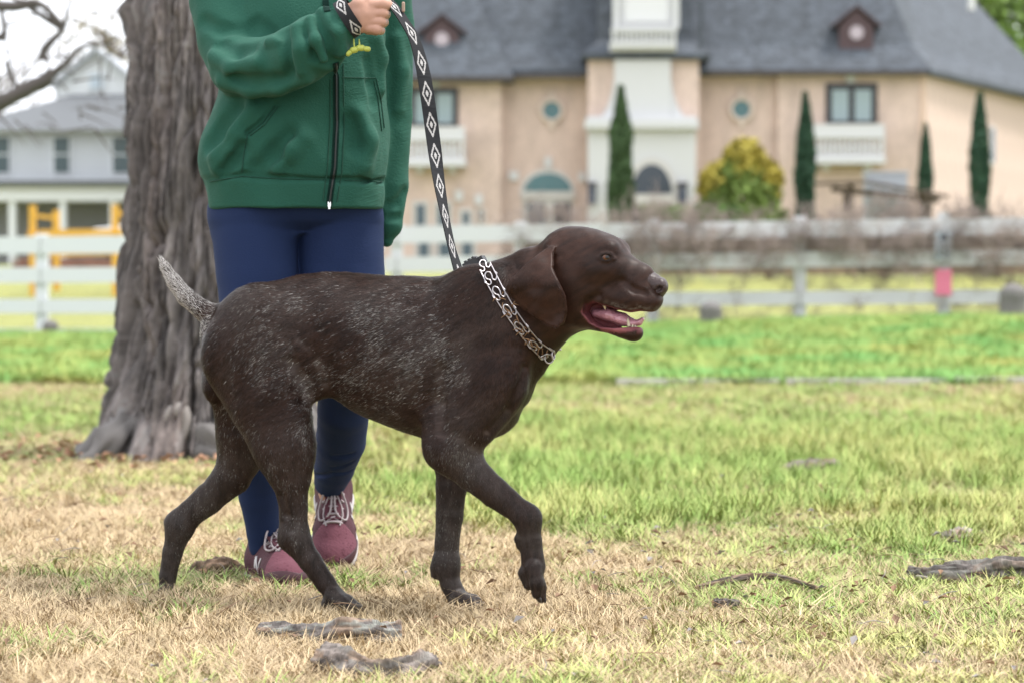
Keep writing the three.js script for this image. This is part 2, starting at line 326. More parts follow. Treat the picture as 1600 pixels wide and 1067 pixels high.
  // eye hollows
  {
    const e = DF.on(dog, 947, 402), n = dog.grad(e.x, e.y, e.z); dog.eyes = [];
    for (const s of [1, -1]) {
      const E = s > 0 ? e : V(e.x, e.y, 2 * headW(947) - e.z), N = V(n.x, n.y, n.z * s), T = V(0, 1, 0).cross(N).normalize().multiplyScalar(-s), U = V(0, 1, 0).addScaledVector(N, -N.y).normalize();
      if (T.x < 0) T.negate();
      const on = (a, b, c) => E.clone().addScaledVector(T, a).addScaledVector(U, b).addScaledVector(N, c).toArray();
      dog.eyeAt = dog.eyeAt ?? []; dog.eyeAt.push(E.clone()); dog.eyes.push([E.clone().addScaledVector(N, -.0066), N.clone().addScaledVector(T, .35).normalize()]);
      dog.ell(on(.0005, -.0004, .003), [.0095, .0056, .010], -.1, 0.003, -1);
      dog.chain([[on(-.0125, -.0012, -.003), .0014], [on(-.006, .0048, -.0004), .0018], [on(.001, .0060, .0004), .0020], [on(.0075, .0044, -.0004), .0017], [on(.0135, -.0026, -.003), .0013]], .006);
      dog.chain([[on(-.0125, -.0016, -.003), .0012], [on(-.005, -.0056, -.0008), .0013], [on(.003, -.0062, -.0008), .0013], [on(.0135, -.0030, -.003), .0012]], .006);
    }
  }
  // mouth
  const mouth = [[921, 487], [926, 477], [936, 473], [950, 478], [972, 484], [990, 488.5], [1004, 486], [1020, 489], [1030, 489], [1022, 497], [1008, 505], [1000, 511], [985, 512], [965, 513], [945, 511], [930, 503]].map(p => h(...p).slice(0, 2));
  const mp = poly2(mouth), uA = h(920, 490)[0], uB = h(992, 490)[0], mc = h(972, 494);
  dog.mouth = (x, y) => mp(x, y);
  dog.push(-1, (x, y, z) => { const wmin = lerp(lerp(.012, -.012, smooth(uA, uA + .05, x)), -.075, smooth(uB - .022, uB + .006, x)); return Math.max(mp(x, y), wmin - z); }, mc, 0.11, 0.004);
  // ears: thin hanging leaves
  const out = [[858, 383], [869, 384], [866, 397], [870, 418], [882, 440], [892, 461], [894, 485], [889, 505], [877, 514], [862, 510], [841, 495], [821, 478], [806, 460], [802, 449], [808, 436], [826, 413], [842, 396]];
  for (const s of [1, -1]) {
    const lift = s > 0 ? .106 : .080, pts = out.map(([px, py]) => { const p = h(px, py, s > 0 ? .068 : -.068); return [p[0], p[1]]; }), po = poly2(pts), c = h(850, 450, .06 * s), top = h(860, 384)[1], bot = h(877, 514)[1];
    const earF = (x, y, z) => {
      const t = clamp((top - y) / (top - bot)), o = po(x, y) + 0.0045, fr = (x - pts[9][0]) / 0.1;
      const wc = s * (lerp(.046, lift, Math.pow(smooth(-.25, .5, t), 1.3)) + .005 * Math.sin(t * 6) * (1 - fr * .6) - .008 * smooth(.5, 1, t) + .010 * fr * fr * smooth(.15, .5, t) + .003 * noise(x * 45, y * 45, s)) + headW(860);
      const e = Math.abs(z - wc) - lerp(.0036, .0010, smooth(0, .5, t)), a = Math.max(o, 0), b = Math.max(e, 0);
      return (Math.sqrt(a * a + b * b) + Math.min(Math.max(o, e), 0) - .0028) * 0.85;
    };
    dog.push(1, earF, [c[0], c[1], c[2]], 0.10, 0.0045);
    dog.cap(h(866, 388, .040 * s), h(878, 394, .042 * s), r(11), r(8), 0.014);
  }
  // loose skin, muscle and rib relief
  const grooves = [];
  const groove = (list, rad, k, dz = 0) => { for (let i = 0; i + 1 < list.length; i++) { const a = DF.on(dog, ...list[i], dz), b = DF.on(dog, ...list[i + 1], dz); if (a && b) grooves.push([a.toArray(), b.toArray(), rad, k]); } };
  groove([[690, 580], [684, 630], [686, 672]], .004, .03, .003);
  groove([[820, 575], [808, 610], [795, 640], [765, 672]], .005, .014, .003);
  groove([[441, 775], [449, 805], [453, 828]], .004, .010, .002);
  groove([[462, 572], [472, 595], [479, 615]], .004, .03, .003);
  groove([[935, 462], [920, 470], [914, 485]], .003, .01, .002);
  groove([[975, 440], [990, 452], [1008, 458]], .003, .012, .002);
  for (const g of grooves) dog.cap(g[0], g[1], g[2], g[2], g[3], 1, -1);
  dog.mod = (x, y, z, d) => Math.abs(d) > 0.02 ? d : d + 0.0012 * noise(x * 24, y * 18, z * 24) + 0.0004 * noise(x * 75, y * 75, z * 75 + 9);
}
const dogLo = [DF.from(238, 700)[0] - .02, -0.02, -0.20], dogHi = [DF.from(1050, 440)[0] + .04, DF.from(900, 345)[1] + .02, 0.20];
const dogThing = thing('dog', 'brown and grey roan pointer dog walking on a leash with its mouth open', 'dog', dogO, DF.turn);
const dogGeo = surfaceNets(dog, dogLo, dogHi, 0.0029);
// coat: liver head, roan body, nearly white tail end, pink mouth
const uOf = px => DF.from(px, 500)[0], yOf = py => DF.from(650, py)[1];
const X = { neck: uOf(800), head: uOf(850), tail: uOf(345), tip: uOf(275), rump: uOf(420), chest: uOf(760) };
function streak(x, y, z) {   // clumping of hairs along the lie of the coat
  const t = smooth(yOf(640), yOf(720), y), c = lerp(.87, .05, t), s = lerp(.48, .998, t), a = x * c + y * s, b = -x * s + y * c;
  return noise(a * 34, b * 150, z * 110) * .6 + noise(a * 80, b * 330, z * 240 + 5) * .4;
}
function roan(x, y, z) {   // share of white hairs, 0..1
  const front = 1 - smooth(X.neck - .06, X.neck + .03, x);
  if (x < X.tail - 0.005 && y > yOf(530)) return lerp(0.25, 0.95, smooth(X.tail - .005, X.tip, x));
  const n = fbm(x * 16 + y * 7, y * 9 - x * 3, z * 10, 3), m = fbm(x * 42, y * 30, z * 30 + 4, 2);
  let s = clamp(0.30 + n * 0.95 + m * 0.5 + streak(x, y, z) * .35) * front;
  s *= lerp(1, .6, smooth(yOf(660), yOf(740), y)) * lerp(1, .5, smooth(yOf(860), yOf(910), y));
  if (y > yOf(446)) s *= 0.55;
  return clamp(s);
}
function coat(x, y, z) {
  const head = smooth(X.neck - 0.03, X.head, x) * smooth(yOf(600), yOf(560), y), low = smooth(yOf(650), yOf(820), y);
  const n = fbm(x * 14, y * 14, z * 14, 3), liver = [0.0245, 0.0098, 0.0059], grey = [0.0310, 0.0240, 0.0214], g = (1 - head) * clamp(0.30 + low * 0.5 + n * 0.9);
  const k = Math.max(.3, 1 + 0.7 * n + .55 * streak(x, y, z)); return [0, 1, 2].map(i => lerp(liver[i], grey[i], g) * k);
}
const hB = (px, py) => { const p = DF.from(px, py, headW(px)); return p; };
const lipA = hB(920, 490), lipZ = hB(1030, 490);
paint(dogGeo, (x, y, z, nx, ny, nz) => {
  const c = coat(x, y, z), s = roan(x, y, z), ed = Math.min(...dog.eyeAt.map(q => Math.hypot((x - q.x) * .75, y - q.y, z - q.z)));
  if (ed < .012) { const k = 1 - .62 * smooth(.012, .0055, ed); return c.map(v => v * k); }
  if (x > lipA[0] - .01 && y < lipA[1] + .04 && y > lipA[1] - .05) {
    const m = dog.mouth(x, y), t = 1 - smooth(-0.0015, 0.0045, m), n = fbm(x * 90, y * 90, z * 90, 3);
    const gum = [0.19 + .14 * n, 0.060 + .05 * n, 0.070 + .05 * n];
    const lower = smooth(lipA[1] - .012, lipA[1] - .022, y) * smooth(.016, .004, m) * smooth(lipA[0] + .012, lipA[0] + .03, x) * smooth(-.012, -.006, n * .02 - .004 + (.006 - Math.max(m, 0)));
    const k = Math.max(t, lower * 0.8);
    if (k > 0) return [0, 1, 2].map(i => lerp(c[i], gum[i], k));
    // grey muzzle hairs along the lips
    const gr = smooth(.016, .004, m) * clamp(.35 + noise(x * 300, y * 300, z * 300) * .6) * 0.5 * smooth(lipA[0] + .03, lipA[0] + .06, x);
    return [0, 1, 2].map(i => lerp(c[i], [.30, .27, .25][i], gr));
  }
  return [0, 1, 2].map(i => lerp(c[i], [.12, .108, .10][i], s * 0.30));
});
const coatMat = MP(1, 1, 1, 0.46, { vertexColors: true, specularIntensity: 0.33 });
part('body', dogGeo, coatMat, dogThing);
// hairs: short strands lying along the coat; the white ones make the ticking
{
  const pos = dogGeo.attributes.position, nor = dogGeo.attributes.normal, idx = dogGeo.index.array, R = rngOf(11), P = [], N = [], C = [];
  const yH = yOf(560), mouthY = lipA[1];
  const mix = (a, b, t) => [lerp(a[0], b[0], t), lerp(a[1], b[1], t), lerp(a[2], b[2], t)];
  const lay = (x, y, z) => {   // direction the coat lies in
    let d = mix([-0.55, -0.85, 0], [-1, -0.55, 0], smooth(X.rump - .05, X.rump + .08, x));
    d = mix(d, [-0.4, -1, 0], smooth(X.chest - .06, X.chest + .05, x));
    d = mix(d, [0.05, -1, 0], smooth(yOf(640), yOf(720), y));
    if (x < X.tail) d = mix(d, [-0.75, 0.65, 0], smooth(X.tail, X.tail - .03, x) * smooth(yOf(540), yOf(515), y));
    const hd = smooth(X.neck, X.head, x) * smooth(yOf(570), yOf(540), y), ear = Math.abs(z - headW(860)) > .062 && x < uOf(897) && y < yOf(392);
    return mix(d, ear ? [0.15, -1, 0] : [-1, -0.25, 0], hd);
  };
  const v = V(0, 0, 0), n = V(0, 0, 0), t = V(0, 0, 0), side = V(0, 0, 0);
  const strand = (px, py, pz, nx, ny, nz, d, len, wid, lift, col) => {
    n.set(nx, ny, nz); t.set(...d); t.addScaledVector(n, -t.dot(n)).normalize(); side.crossVectors(t, n).normalize();
    const tx = px + t.x * len + n.x * lift, ty = py + t.y * len + n.y * lift, tz = pz + t.z * len + n.z * lift;
    P.push(px - side.x * wid - nx * .001, py - side.y * wid - ny * .001, pz - side.z * wid - nz * .001, px + side.x * wid - nx * .001, py + side.y * wid - ny * .001, pz + side.z * wid - nz * .001, tx, ty, tz);
    const jx = (R() - .5) * .7, jy = (R() - .5) * .7, jz = (R() - .5) * .5, jl = Math.hypot(nx + jx, ny + jy, nz + jz) || 1;
    for (let q = 0; q < 3; q++) { N.push((nx + jx) / jl, (ny + jy) / jl, (nz + jz) / jl); C.push(col[0], col[1], col[2]); }
  };
  const tri = idx.length / 3; let acc = 0;
  const a = V(0, 0, 0), b = V(0, 0, 0), c = V(0, 0, 0);
  for (let f = 0; f < tri; f++) {
    const i0 = idx[3 * f], i1 = idx[3 * f + 1], i2 = idx[3 * f + 2];
    a.fromBufferAttribute(pos, i0); b.fromBufferAttribute(pos, i1); c.fromBufferAttribute(pos, i2);
    const area = b.clone().sub(a).cross(v.copy(c).sub(a)).length() / 2; acc += area * 620000;
    while (acc > R()) {
      acc -= 1; let u = R(), w = R(); if (u + w > 1) { u = 1 - u; w = 1 - w; }
      const x = a.x + (b.x - a.x) * u + (c.x - a.x) * w, y = a.y + (b.y - a.y) * u + (c.y - a.y) * w, z = a.z + (b.z - a.z) * u + (c.z - a.z) * w;
      const isHead = x > X.head && y > yH;
      if (isHead && x > lipA[0] - .004 && dog.mouth(x, y) < .006 && y < mouthY + .03) continue;
      if (isHead && dog.eyeAt.some(q => Math.hypot(x - q.x, y - q.y, z - q.z) < .0115)) continue;
      const nx = nor.getX(i0), ny = nor.getY(i0), nz = nor.getZ(i0), d = lay(x, y, z); d[0] += (R() - .5) * .5; d[1] += (R() - .5) * .5; d[2] += (R() - .5) * .4;
      const k = coat(x, y, z), j = 0.35 + R() * 1.3, s = roan(x, y, z);
      const bl = smooth(yOf(640), yOf(740), y), hl = smooth(X.neck - .02, X.head + .02, x) * smooth(yOf(580), yOf(540), y), len = lerp(lerp(.0085, .0055, bl), .0042, hl) * (.7 + R() * .8), lift = len * lerp(.15, .08, hl);
      const tail = x < X.tail - .005 && y > yOf(530);
      if (R() < (tail ? s : s * s * lerp(.36, 1.2, bl))) {   // a tuft of pale hairs
        const m = tail ? 1 : 1 + Math.floor(R() * 3), g = tail ? .26 + R() * .3 : lerp(.055 + R() * R() * .34, .05 + R() * R() * .20, bl);
        for (let e = 0; e < m; e++) strand(x + (R() - .5) * .003, y + (R() - .5) * .003, z + (R() - .5) * .002, nx, ny, nz, [d[0] + (R() - .5) * .2, d[1] + (R() - .5) * .2, d[2]], len * (.5 + R() * .5), .0003 + R() * .00025, lift, [g, g * .94, g * .89]);
      } else strand(x, y, z, nx, ny, nz, d, len, .0004 + R() * .0002, lift, [k[0] * j, k[1] * j, k[2] * j]);
    }
  }
  const g = new THREE.BufferGeometry(); g.setAttribute('position', new THREE.Float32BufferAttribute(P, 3)); g.setAttribute('normal', new THREE.Float32BufferAttribute(N, 3)); g.setAttribute('color', new THREE.Float32BufferAttribute(C, 3));
  const m = part('coat_hairs', g, MP(1, 1, 1, 0.42, { vertexColors: true, specularIntensity: 0.33, side: THREE.DoubleSide }), dogThing); m.userData.kind = 'stuff';
  
}
// nose, eyes, tongue, teeth, claws
{
  const h = (px, py, w = 0) => DF.from(px, py, headW(px) + w), r = n => n * dogPx;
  const nose = new Field();
  nose.cap(h(1019, 443), h(1031, 446), r(16.5), r(12.5), 0.01, 1.15); nose.cap(h(1033, 453), h(1032, 461), r(7), r(5), 0.01, 1.6);
  for (const s of [1, -1]) { nose.ell(h(1030, 448, .0115 * s), [r(11), r(10.5), .0085], 0, 0.008); nose.ell(h(1030, 452, .020 * s), [r(5.5), r(4), .0075], .5, 0.004, -1); nose.cap(h(1018, 457, .018 * s), h(1028, 454, .0195 * s), .0016, .0016, .003, 1, -1); }
  nose.cap(h(1046, 440), h(1042, 462), .001, .001, .004, 1, -1);
  nose.mod = (x, y, z, d) => d + 0.0004 * noise(x * 500, y * 500, z * 500);
  const c = h(1030, 448);
  part('nose', surfaceNets(nose, [c[0] - .035, c[1] - .03, c[2] - .04], [c[0] + .025, c[1] + .03, c[2] + .04], 0.0012), MP(0.040, 0.026, 0.025, 0.40, { specularIntensity: .5 }), dogThing, 'dark brown wet nose');
  for (const s of [1, -1]) {
    const [e, dir] = dog.eyes[s > 0 ? 0 : 1], g = new THREE.SphereGeometry(.0102, 28, 20);
    paint(g, (x, y, z) => { const k = V(x, y, z).normalize().dot(dir); return k > .92 ? [.006, .005, .005] : k > .60 ? [.085, .028, .009] : [.06, .035, .03]; });
    g.translate(...e);
    part('eye', g, MP(1, 1, 1, 0.12, { vertexColors: true, specularIntensity: .8 }), dogThing, 'amber brown eye');
  }
  const tg = new Field();
  tg.chain([[h(932, 490), .008], [h(952, 492), .0115], [h(972, 499), .0115], [h(988, 505), .0075], [h(999, 504), .005], [h(1004, 499), .0035]], .01, 1.9);
  tg.chain([[h(950, 481), .003], [h(972, 488), .003], [h(992, 497), .0025]], .006, 1, -1);
  tg.mod = (x, y, z, d) => d + .0005 * noise(x * 300, y * 300, z * 300);
  const tc = h(970, 495);
  part('tongue', surfaceNets(tg, [tc[0] - .06, tc[1] - .03, tc[2] - .035], [tc[0] + .055, tc[1] + .03, tc[2] + .035], .0016), MP(0.40, 0.19, 0.235, 0.35, { clearcoat: .4, clearcoatRoughness: .3 }), dogThing, 'pink wet tongue');
  const ivory = M(0.46, 0.39, 0.28, 0.35);
  const tooth = (a, b, ra) => part('tooth', limbG([V(...a), V(...a).lerp(V(...b), .6), V(...b)], [ra, ra * .8, ra * .2], 8), ivory, dogThing);
  for (const s of [1, -1]) { tooth(h(983, 511, .016 * s), h(981, 497, .017 * s), .0034); tooth(h(944, 474, .026 * s), h(946, 484, .026 * s), .0034); }
  for (const [px, w] of [[988, .013], [992, .008], [994, .003], [994, -.003], [992, -.008]]) tooth(h(px, 514, w), h(px + 1, 506, w), .0024);
  const claw = M(0.03, 0.026, 0.025, .4), nails = [];
  for (const [z, dx] of [[-.020, -5], [-.007, 2], [.007, 4], [.020, -3]]) nails.push([[843 + dx, 932, .088 + z], [849 + dx, 942, .088 + z]]);
  for (const [z, dx] of [[-.024, -6], [-.008, 3], [.008, 3], [.024, -6]]) nails.push([[757 + dx, 951, -.067 + z], [766 + dx, 958, -.067 + z]], [[560 + dx, 951, .073 + z * .85], [570 + dx, 957, .073 + z * .85]], [[278 + dx * .7, 945, -.076 + z * .85], [286 + dx * .7, 951, -.076 + z * .85]]);
  for (const [a, b] of nails) { const A = V(...DF.from(...a)), B = V(...DF.from(...b)); part('claw', limbG([A, A.clone().lerp(B, .55).add(V(.001, .002, 0)), B], [.0036, .0028, .0006], 7), claw, dogThing); }
}

// ---------- person ----------
const perO = at(460, HORIZON, 4.87); perO.y = 0;
const PF = new Frame(perO, 0), pp = 1 / 785;
const person = thing('person', 'person in green zip hoodie, navy leggings and burgundy running shoes walking the dog', 'person', perO, 0);
const p3 = (px, py, z = 0) => PF.from(px, py, z);
function loftY(field, st, k) {   // upright stations [py, left, right, z, half depth]
  const S = st.map(([py, l, r, z, d]) => { const a = p3(l, py, z), b = p3(r, py, z); return [a[1], (a[0] + b[0]) / 2, (b[0] - a[0]) / 2, z, d]; }).reverse(), A = S[0][0], Z = S[S.length - 1][0];
  field.push(1, (x, y, z) => {
    const cy = clamp(y, A, Z); let i = 0; while (i < S.length - 2 && S[i + 1][0] < cy) i++;
    const p0 = S[Math.max(0, i - 1)], p1 = S[i], p2 = S[i + 1], p3_ = S[Math.min(S.length - 1, i + 2)], t = (cy - p1[0]) / (p2[0] - p1[0]), t2 = t * t, t3 = t2 * t;
    const cr = n => { const m1 = (p2[n] - p0[n]) / (p2[0] - p0[0]) * (p2[0] - p1[0]), m2 = (p3_[n] - p1[n]) / (p3_[0] - p1[0]) * (p2[0] - p1[0]); return (2 * t3 - 3 * t2 + 1) * p1[n] + (t3 - 2 * t2 + t) * m1 + (-2 * t3 + 3 * t2) * p2[n] + (t3 - t2) * m2; };
    const a = cr(2), b = cr(4), u = (x - cr(1)) / a, w = (z - cr(3)) / b, q = Math.pow(Math.pow(Math.abs(u), 2.5) + Math.pow(Math.abs(w), 2.5), 0.4);
    const d2 = (q - 1) * Math.min(a, b) * 0.85, ey = Math.abs(y - cy); return ey > 0 ? (d2 + .005 > 0 ? Math.hypot(d2 + .005, ey) : ey) - .005 : d2;
  }, [(S[0][1]), (A + Z) / 2, 0], 0.42, k);
}
function relief(field, frame, list, rad, k, op, lift) {
  const seg = []; for (let i = 0; i + 1 < list.length; i++) { const a = frame.on(field, ...list[i], lift), b = frame.on(field, ...list[i + 1], lift); if (a && b && a.distanceTo(b) < .12) seg.push([a.toArray(), b.toArray()]); }
  return () => { for (const [a, b] of seg) field.cap(a, b, rad, rad, k, 1, op); };
}
// hoodie
const hood = new Field();
{
  const r = n => n * pp;
  loftY(hood, [[-150, 410, 520, .01, .06], [-118, 380, 560, .01, .10], [-60, 360, 596, .01, .115], [0, 362, 601, .015, .125], [56, 352, 600, .02, .13], [98, 346, 599, .02, .13], [150, 342, 602, .02, .13], [177, 331, 604, .02, .132], [210, 318, 605, .02, .134], [249, 312, 605, .02, .134], [274, 316, 603, .02, .13], [284, 322, 600, .02, .126], [306, 327, 600, .02, .124], [324, 329, 598, .02, .122]], .02);
  hood.chain([[p3(362, -95, 0), r(52)], [p3(346, 0, .04), r(51)], [p3(356, 62, .08), r(48)], [p3(374, 104, .125), r(46)]], .014);
  hood.chain([[p3(374, 104, .125), r(46)], [p3(425, 104, .19), r(47)], [p3(470, 88, .235), r(45)]], .007);
  hood.chain([[p3(468, 84, .235), r(46)], [p3(496, 68, .257), r(45)], [p3(512, 58, .267), r(38)]], .012);
  hood.cap(p3(512, 55, .267), p3(540, 36, .281), r(32), r(27), .008);
  hood.chain([[p3(596, -80, -.02), r(46)], [p3(611, 40, -.045), r(34)], [p3(613, 180, -.055), r(31)], [p3(609, 290, -.05), r(30)], [p3(606, 352, -.045), r(22)], [p3(604, 376, -.045), r(10)]], .012);
  // collar and folded hood
  hood.chain([[p3(440, -150, .05), r(28)], [p3(400, -160, -.04), r(34)], [p3(460, -150, -.11), r(50)], [p3(520, -160, -.04), r(34)], [p3(490, -150, .05), r(28)]], .03);
  const R = [];
  const fold = (list, rad, k = .014) => R.push(relief(hood, PF, list, rad, k, 1, -rad * .1)), dent = (list, rad, k = .016) => R.push(relief(hood, PF, list, rad * 1.25, k, -1, rad * .45));
  dent([[401, 36], [421, 52], [444, 49]], .008); fold([[398, 52], [420, 66], [446, 62]], .010);
  fold([[332, 88], [362, 106], [401, 98]], .010, .02); dent([[318, 34], [346, 46], [388, 46]], .007, .02);
  dent([[478, 22], [475, 48], [490, 84], [524, 98]], .010); fold([[504, 18], [527, 50], [533, 80]], .012);
  dent([[491, 32], [508, 66], [513, 84]], .010); fold([[484, 30], [492, 62], [506, 92]], .008);
  dent([[446, 50], [454, 76], [457, 108], [446, 140]], .008, .02); fold([[462, 44], [468, 76], [470, 110]], .010, .02);
  dent([[345, 70], [372, 82], [392, 76]], .006, .02); fold([[348, 128], [390, 142], [436, 138], [478, 124]], .010, .02);
  dent([[366, 120], [400, 128], [430, 124]], .005, .02);
  fold([[392, 172], [360, 208], [338, 240]], .010, .03); dent([[372, 170], [346, 202], [330, 226]], .007, .03);
  fold([[340, 262], [362, 236], [372, 214]], .007, .02); dent([[352, 266], [378, 232]], .005, .02);
  dent([[430, 164], [410, 190], [388, 208]], .004, .008);
  fold([[430, 262], [452, 236], [470, 216]], .006, .03); dent([[404, 262], [430, 238], [452, 210]], .004, .03);
  fold([[586, 60], [594, 92], [596, 140]], .008, .02); dent([[574, 96], [580, 130], [584, 160]], .004, .02);
  fold([[560, 180], [576, 220], [570, 258]], .008, .03); dent([[545, 190], [556, 226]], .005, .03);
  dent([[318, 281], [350, 276], [380, 274], [444, 279], [510, 280], [560, 282], [600, 283]], .0042, .008);
  fold([[620, 60], [628, 110], [622, 170]], .006, .02); dent([[632, 300], [620, 318], [610, 322]], .006, .014); dent([[634, 330], [622, 340], [610, 340]], .005, .012); fold([[636, 314], [622, 330]], .006, .012);
  for (const f of R) f();
  hood.mod = (x, y, z, d) => Math.abs(d) > .03 ? d : d + .0036 * noise(x * 17 + y * 6, y * 11, z * 13) + .0012 * noise(x * 38, y * 30 + x * 12, z * 30);
}
const knit = texOf(256, (u, v) => { const n = .5 + .25 * tileNoise(u, v, 90, 3) + .25 * tileNoise(u, v, 40, 9); return [n, n, n]; }, false, 1);
knit.repeat.set(9, 9);
const greenCloth = MP(0.0060, 0.064, 0.041, 0.92, { sheen: .3, sheenRoughness: .6, sheenColor: lin(.07, .2, .15), bumpMap: knit, bumpScale: .0008 });
const hoodie = part('hoodie', surfaceNets(hood, [p3(285, 0)[0], p3(460, 400)[1], -.24], [p3(655, 0)[0], p3(460, -215)[1], .37], .0042), greenCloth, person, 'dark green zip hoodie');
const onHood = (list, out) => list.map(([x, y]) => PF.on(hood, x, y, out)).filter(Boolean);
const stitch = M(0.0045, 0.045, 0.028, .9);
const seam = (list, out = .0006, rad = .0011, mat = stitch, name = 'seam') => { const p = onHood(list, out); if (p.length > 1) part(name, tubeG(p, rad, 5, p.length * 6), mat, hoodie); };
const dense = (list, n = 5) => { const o = []; for (let i = 0; i + 1 < list.length; i++) for (let k = 0; k < n; k++) o.push([lerp(list[i][0], list[i + 1][0], k / n), lerp(list[i][1], list[i + 1][1], k / n)]); o.push(list[list.length - 1]); return o; };
seam(dense([[327, 284], [378, 276], [444, 280], [506, 281]])); seam(dense([[538, 282], [597, 284]]));
seam(dense([[429, 166], [410, 192], [388, 209]])); seam(dense([[433, 168], [414, 194], [391, 212]])); seam(dense([[386, 210], [381, 240], [377, 270]]));
seam(dense([[534, 121], [587, 122]])); seam(dense([[588, 124], [594, 150], [600, 200]])); seam(dense([[584, 126], [590, 152], [596, 205]]));
seam(dense([[516, 124], [515, 200], [511, 265], [504, 314]])); seam(dense([[536, 100], [537, 200], [534, 265], [526, 316]]));
const strip = (pts, nrm, wid, thick = .001, uvLen = 0) => {   // a band lying across nrm, with real thickness
  const P = [], U = [], I = []; let len = 0; const n = pts.length;
  for (let i = 0; i < n; i++) {
    const t = pts[Math.min(n - 1, i + 1)].clone().sub(pts[Math.max(0, i - 1)]).normalize(), s = t.clone().cross(nrm[i]).normalize(), w = (Array.isArray(wid) ? wid[i] : wid) / 2, m = s.clone().cross(t).normalize(); if (i) len += pts[i].distanceTo(pts[i - 1]);
    for (const [a, b] of [[-1, 1], [1, 1], [1, -1], [-1, -1]]) { const q = pts[i].clone().addScaledVector(s, a * w).addScaledVector(m, b * thick / 2); P.push(q.x, q.y, q.z); U.push(a * .5 + .5, uvLen ? len / uvLen : 0); }
  }
  for (let i = 0; i + 1 < n; i++) for (let k = 0; k < 4; k++) { const a = i * 4 + k, b = i * 4 + (k + 1) % 4; I.push(a, b, a + 4, b, b + 4, a + 4); }
  I.push(0, 2, 1, 0, 3, 2); const e = (n - 1) * 4; I.push(e, e + 1, e + 2, e, e + 2, e + 3);
  const g = new THREE.BufferGeometry(); g.setAttribute('position', new THREE.Float32BufferAttribute(P, 3)); g.setAttribute('uv', new THREE.Float32BufferAttribute(U, 2)); g.setIndex(I); const o = g.toNonIndexed(); o.computeVertexNormals(); return o;
};
{
  const line = dense([[524, 98], [525, 130], [525, 200], [522, 262], [517, 295], [514, 318]], 6), p = onHood(line, .0012), n = p.map(q => hood.grad(q.x, q.y, q.z));
  part('zip_tape', strip(p, n, .012, .0018), MP(.004, .018, .014, .95, { specularIntensity: .3 }), hoodie, 'dark green zip tape');
  part('zip_teeth', tubeG(onHood(line, .0026), .0019, 5, 60), M(.012, .016, .016, .6), hoodie);
  const u = dense([[508, 0], [509, 10], [511, 18]], 4), q = onHood(u, .0012); if (q.length > 2) part('zip_tape', strip(q, q.map(v => hood.grad(v.x, v.y, v.z)), .012, .0018), MP(.004, .018, .014, .95, { specularIntensity: .3 }), hoodie);
  const e = PF.on(hood, 514, 319, .003); part('zip_pull', merged([boxG(.006, .009, .003, e.x, e.y, e.z), boxG(.004, .005, .003, e.x, e.y - .007, e.z + .001)]), M(.75, .75, .75, .25, { metalness: 1 }), hoodie, 'silver zip stop');
}
// leggings
const leg = new Field();
{
  const r = n => n * pp;
  loftY(leg, [[280, 345, 585, .015, .105], [318, 331, 596, .01, .112], [345, 336, 596, .005, .098], [362, 350, 585, .0, .07]], .02);
  leg.chain([[p3(397, 345, .03), r(68)], [p3(402, 430, .04), r(64)], [p3(404, 520, .06), r(57)], [p3(404, 610, .085), r(45)], [p3(400, 660, .08), r(42)], [p3(402, 720, .06), r(41)], [p3(406, 775, .04), r(33)], [p3(410, 830, .025), r(25.5)], [p3(412, 852, .02), r(24)]], .03);
  leg.chain([[p3(532, 345, .005), r(68)], [p3(531, 430, -.005), r(70)], [p3(537, 520, .01), r(62)], [p3(541, 600, .025), r(45)], [p3(537, 640, -.005), r(41)], [p3(532, 690, -.08), r(40)], [p3(522, 730, -.16), r(33)], [p3(516, 752, -.20), r(27)]], .006);
  const R = [];
  for (const [a, b, y0, n, s] of [[374, 440, 792, 5, 13], [490, 548, 712, 3, 13]]) for (let i = 0; i < n; i++) { const y = y0 + i * s; R.push(relief(leg, PF, [[a - 4 + i * 3, y + 4], [(a + b) / 2, y + (i % 2 ? 7 : 2)], [b + 4 - i, y - 3]], .0035, .008, -1, .002)); }
  for (const f of R) f();
  leg.mod = (x, y, z, d) => Math.abs(d) > .02 ? d : d + .0012 * noise(x * 26 + y * 10, y * 20, z * 22);
}
const weave = texOf(128, (u, v) => { const n = .5 + .3 * tileNoise(u, v, 60, 5) + .2 * Math.sin(u * 128 * Math.PI); return [n, n, n]; }, false, 1); weave.repeat.set(10, 10);
part('leggings', surfaceNets(leg, [p3(315, 0)[0], p3(460, 885)[1] - .02, -.32], [p3(615, 0)[0], p3(460, 285)[1] + .02, .2], .0045), MP(.0085, .0195, .064, .85, { specularIntensity: .5, sheen: .14, sheenRoughness: .5, sheenColor: lin(.06, .10, .25), bumpMap: weave, bumpScale: .0004 }), person, 'navy blue leggings');
